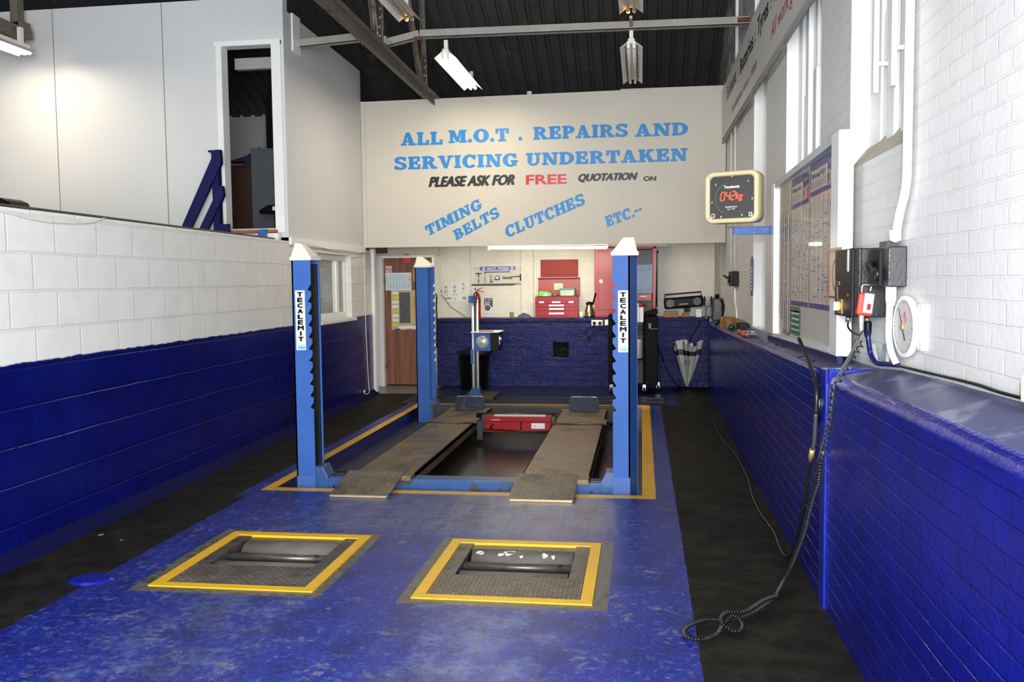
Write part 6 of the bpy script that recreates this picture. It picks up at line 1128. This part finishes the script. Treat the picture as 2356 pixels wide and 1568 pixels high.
obj('lower_length', MB().tube(spline([(.84, 4.62, .69), (.838, 4.7, .542), (.835, 4.8, .368), (.836, 4.95, .199), (.832, 5.1, .06), (.815, 5.22, .012), (.81, 5.4, .012), (.823, 5.7, .012), (.80, 6.2, .012), (.807, 6.7, .012), (.84, 7.26, .012), (.845, 8.27, .012), (.80, 8.9, .012), (.78, 10.2, .012)]), .009, 8), M_cord, hs_)
obj('valve', MB().cyl((.862, 4.52, 1.02), (.862, 4.56, .90), .018, n=10), M_black, hs_)
cable('cable', 'thick black cable dropping from the starter box and turning blue along the ledge', [(1.017, 4.24, 1.40), (1.017, 4.24, 1.374), (1.013, 4.22, 1.335), (1.018, 4.22, 1.295), (1.026, 4.22, 1.255), (1.035, 4.16, 1.222), (1.06, 4.10, 1.222), (1.085, 4.0, 1.228)], .011, M_navy)
tag(obj('cable_gland', MB().lathe((1.016, 4.24, 1.33), [(.012, 0), (.016, .02), (.017, .065), (.013, .075)], n=14), M_black_p), 'black rubber cable gland under the starter box beside the pendant', 'gland')
cable('cable', 'thin black cable arching below the starter box door', [(.965, 4.40, 1.395), (.965, 4.40, 1.37), (.972, 4.36, 1.35), (.974, 4.28, 1.343), (.974, 4.2, 1.342)], .004)
cable('cable', 'straight grey cable end crossing below the pendant', [(.955, 4.19, 1.325), (.93, 4.16, 1.26), (.885, 4.14, 1.185), (.86, 4.13, 1.14)], .004, M_gcord)
M_pipe = paint('white_painted_pipe', lin3(238, 238, 236), .4, var=.02)
pp = thing('pipe', 'white painted pipe bending down the right wall into the black isolator', 'pipe', (1.06, 3.9, 1.74)); obj('run', MB().tube(spline([(1.062, 3.84, 3.4), (1.062, 3.84, 2.7), (1.062, 3.84, 2.2), (1.065, 3.86, 1.98), (1.06, 3.93, 1.86), (1.06, 3.99, 1.755)]), .018, 12), M_pipe, pp); obj('coupling', MB().cyl((1.06, 3.985, 1.80), (1.06, 3.99, 1.755), .024, n=14), M_pipe, pp)
pp = thing('pipe', 'white painted pipe running from the black isolator down to the ledge', 'pipe', (1.05, 3.96, 1.23)); obj('run', MB().tube(spline([(1.05, 4.0, 1.56), (1.046, 4.0, 1.46), (1.044, 4.0, 1.36), (1.05, 3.985, 1.29), (1.07, 3.975, 1.235)]), .014, 12), M_pipe, pp); obj('coupling', MB().lathe((1.05, 4.0, 1.56), [(.022, 0), (.022, -.055), (.018, -.07), (.016, -.08)], n=14), M_pipe, pp)
dg_ = thing('pressure_dial', 'large round white-faced dial on the right wall under the isolator', 'dial', (1.07, 3.83, 1.27))
DM = Matrix.Translation((1.065, 3.85, 1.398)) @ Matrix.Rotation(math.radians(3), 4, 'Z')
dl_ = lambda prof, n=48: MB().lathe((0, 0, 0), prof, (-1, 0, 0), n).xf(DM)
obj('case', dl_([(0, -.02), (.122, -.02), (.127, -.005), (.127, .004), (.122, .007), (.108, .004)]), M_pipe, dg_); fd = obj('face', dl_([(0, .003), (.109, .003)]), paint('aged_dial_face', lin3(206, 202, 196), .3, var=.08, vscale=12, dirt=lin3(168, 156, 140), damt=.3, dscale=14), dg_)
mb = MB()
for k in range(40):
    a = 2 * PI * k / 40; r1 = .108; r0 = .095 if k % 5 == 0 else .102; c, s_ = math.cos(a), math.sin(a); q = .0012
    mb.face([DM @ Vector((-.0056, y, z)) for y, z in ((r0 * c - q * s_, r0 * s_ + q * c), (r1 * c - q * s_, r1 * s_ + q * c), (r1 * c + q * s_, r1 * s_ - q * c), (r0 * c + q * s_, r0 * s_ - q * c))])
for y, z, a in ((.0, .0, 0),): mb.prism([DM @ Vector((-.008, y, z)) for y, z in ((.045, .075), (.048, .073), (-.028, -.056), (-.034, -.052))], DM.to_3x3() @ Vector((-.001, 0, 0)))
obj('pointer', mb, M_ink, fd); obj('hub', MB().cyl(DM @ Vector((-.005, 0, 0)), DM @ Vector((-.014, 0, 0)), .014, n=18), M_brass, fd)
mb = MB()
for y, z in ((-.03, .055), (-.02, .05), (-.01, .045), (-.035, .03), (-.025, .025)): mb.box(-.0062, -.0054, y - .003, y + .003, z - .01, z + .012, M=DM)
obj('red_print', mb, paint('red_dial_print', lin3(200, 96, 90), .5), fd); obj('bracket', MB().box(1.082, 1.10, 3.68, 3.74, 1.31, 1.495), M_pipe, dg_, bev=.006)
cable('cable', 'dark cable lying along the back of the near blue ledge', [(1.075, 3.95, 1.228), (1.085, 3.7, 1.232), (1.08, 3.4, 1.242), (1.085, 3.1, 1.248), (1.075, 2.85, 1.25), (1.085, 2.5, 1.255), (1.08, 2.0, 1.26)], .006)
tag(obj('white_fitting', MB().box(1.03, 1.10, 2.46, 2.62, 1.255, 1.33), M_plug, bev=.006), 'white plastic fitting at the right edge on the near blue ledge', 'fitting')
M_wedge = paint('chipped_blue_white_wood', lin3(176, 190, 196), .5, var=.3, vscale=20)
tag(obj('wedge', MB().prism([(1.06, 4.30, 1.205), (1.06, 4.40, 1.205), (1.06, 4.42, 1.27), (1.06, 4.36, 1.29)], (.02, 0, 0)), M_wedge), 'chipped blue-white wood wedge leaning under the starter box, nearer the notice board', 'wedge')
tag(obj('wedge', MB().prism([(1.075, 4.16, 1.215), (1.075, 4.24, 1.215), (1.075, 4.22, 1.30), (1.075, 4.15, 1.30)], (.015, 0, 0)), M_wedge), 'chipped blue-white wood wedge on the ledge right of the thick blue cable', 'wedge')
# ------------------------------------------------------------------ floor litter
mb = MB().prism([(-3.475, 5.22, .001), (-3.445, 5.215, .001), (-3.43, 5.25, .001), (-3.455, 5.275, .001)], (0, 0, .006)); M_scrap = paint('grubby_paper', lin3(140, 136, 126), .7); mb.xf(Matrix.Translation((-3.45, 5.245, 0)) @ Matrix.Scale(.6, 4) @ Matrix.Translation((3.45, -5.245, 0))); tag(obj('paper_scrap', mb, M_scrap), 'white paper scrap on the black floor strip by the left wall', 'scrap')
mb = MB().prism([(-3.265, 5.14, .001), (-3.24, 5.135, .001), (-3.235, 5.155, .001), (-3.255, 5.16, .001)], (0, 0, .004)); mb.xf(Matrix.Translation((-3.25, 5.147, 0)) @ Matrix.Scale(.6, 4) @ Matrix.Translation((3.25, -5.147, 0))); tag(obj('paper_scrap', mb, M_scrap), 'smaller paper scrap on the black floor, nearer the blue paint', 'scrap')
mb = MB().raw([(-2.98 + .25 * math.cos(2 * PI * k / 20) * .5, 4.42 + .10 * math.sin(2 * PI * k / 20), 0) for k in range(20)] + [(-2.98 + .21 * math.cos(2 * PI * k / 20) * .5, 4.42 + .08 * math.sin(2 * PI * k / 20), .010) for k in range(20)], [(k, (k + 1) % 20, 20 + (k + 1) % 20, 20 + k) for k in range(20)] + [tuple(range(20, 40))]); tag(obj('floor_cover', mb, M_bluewood), 'small raised blue-painted cover at the left edge of the blue floor', 'cover')
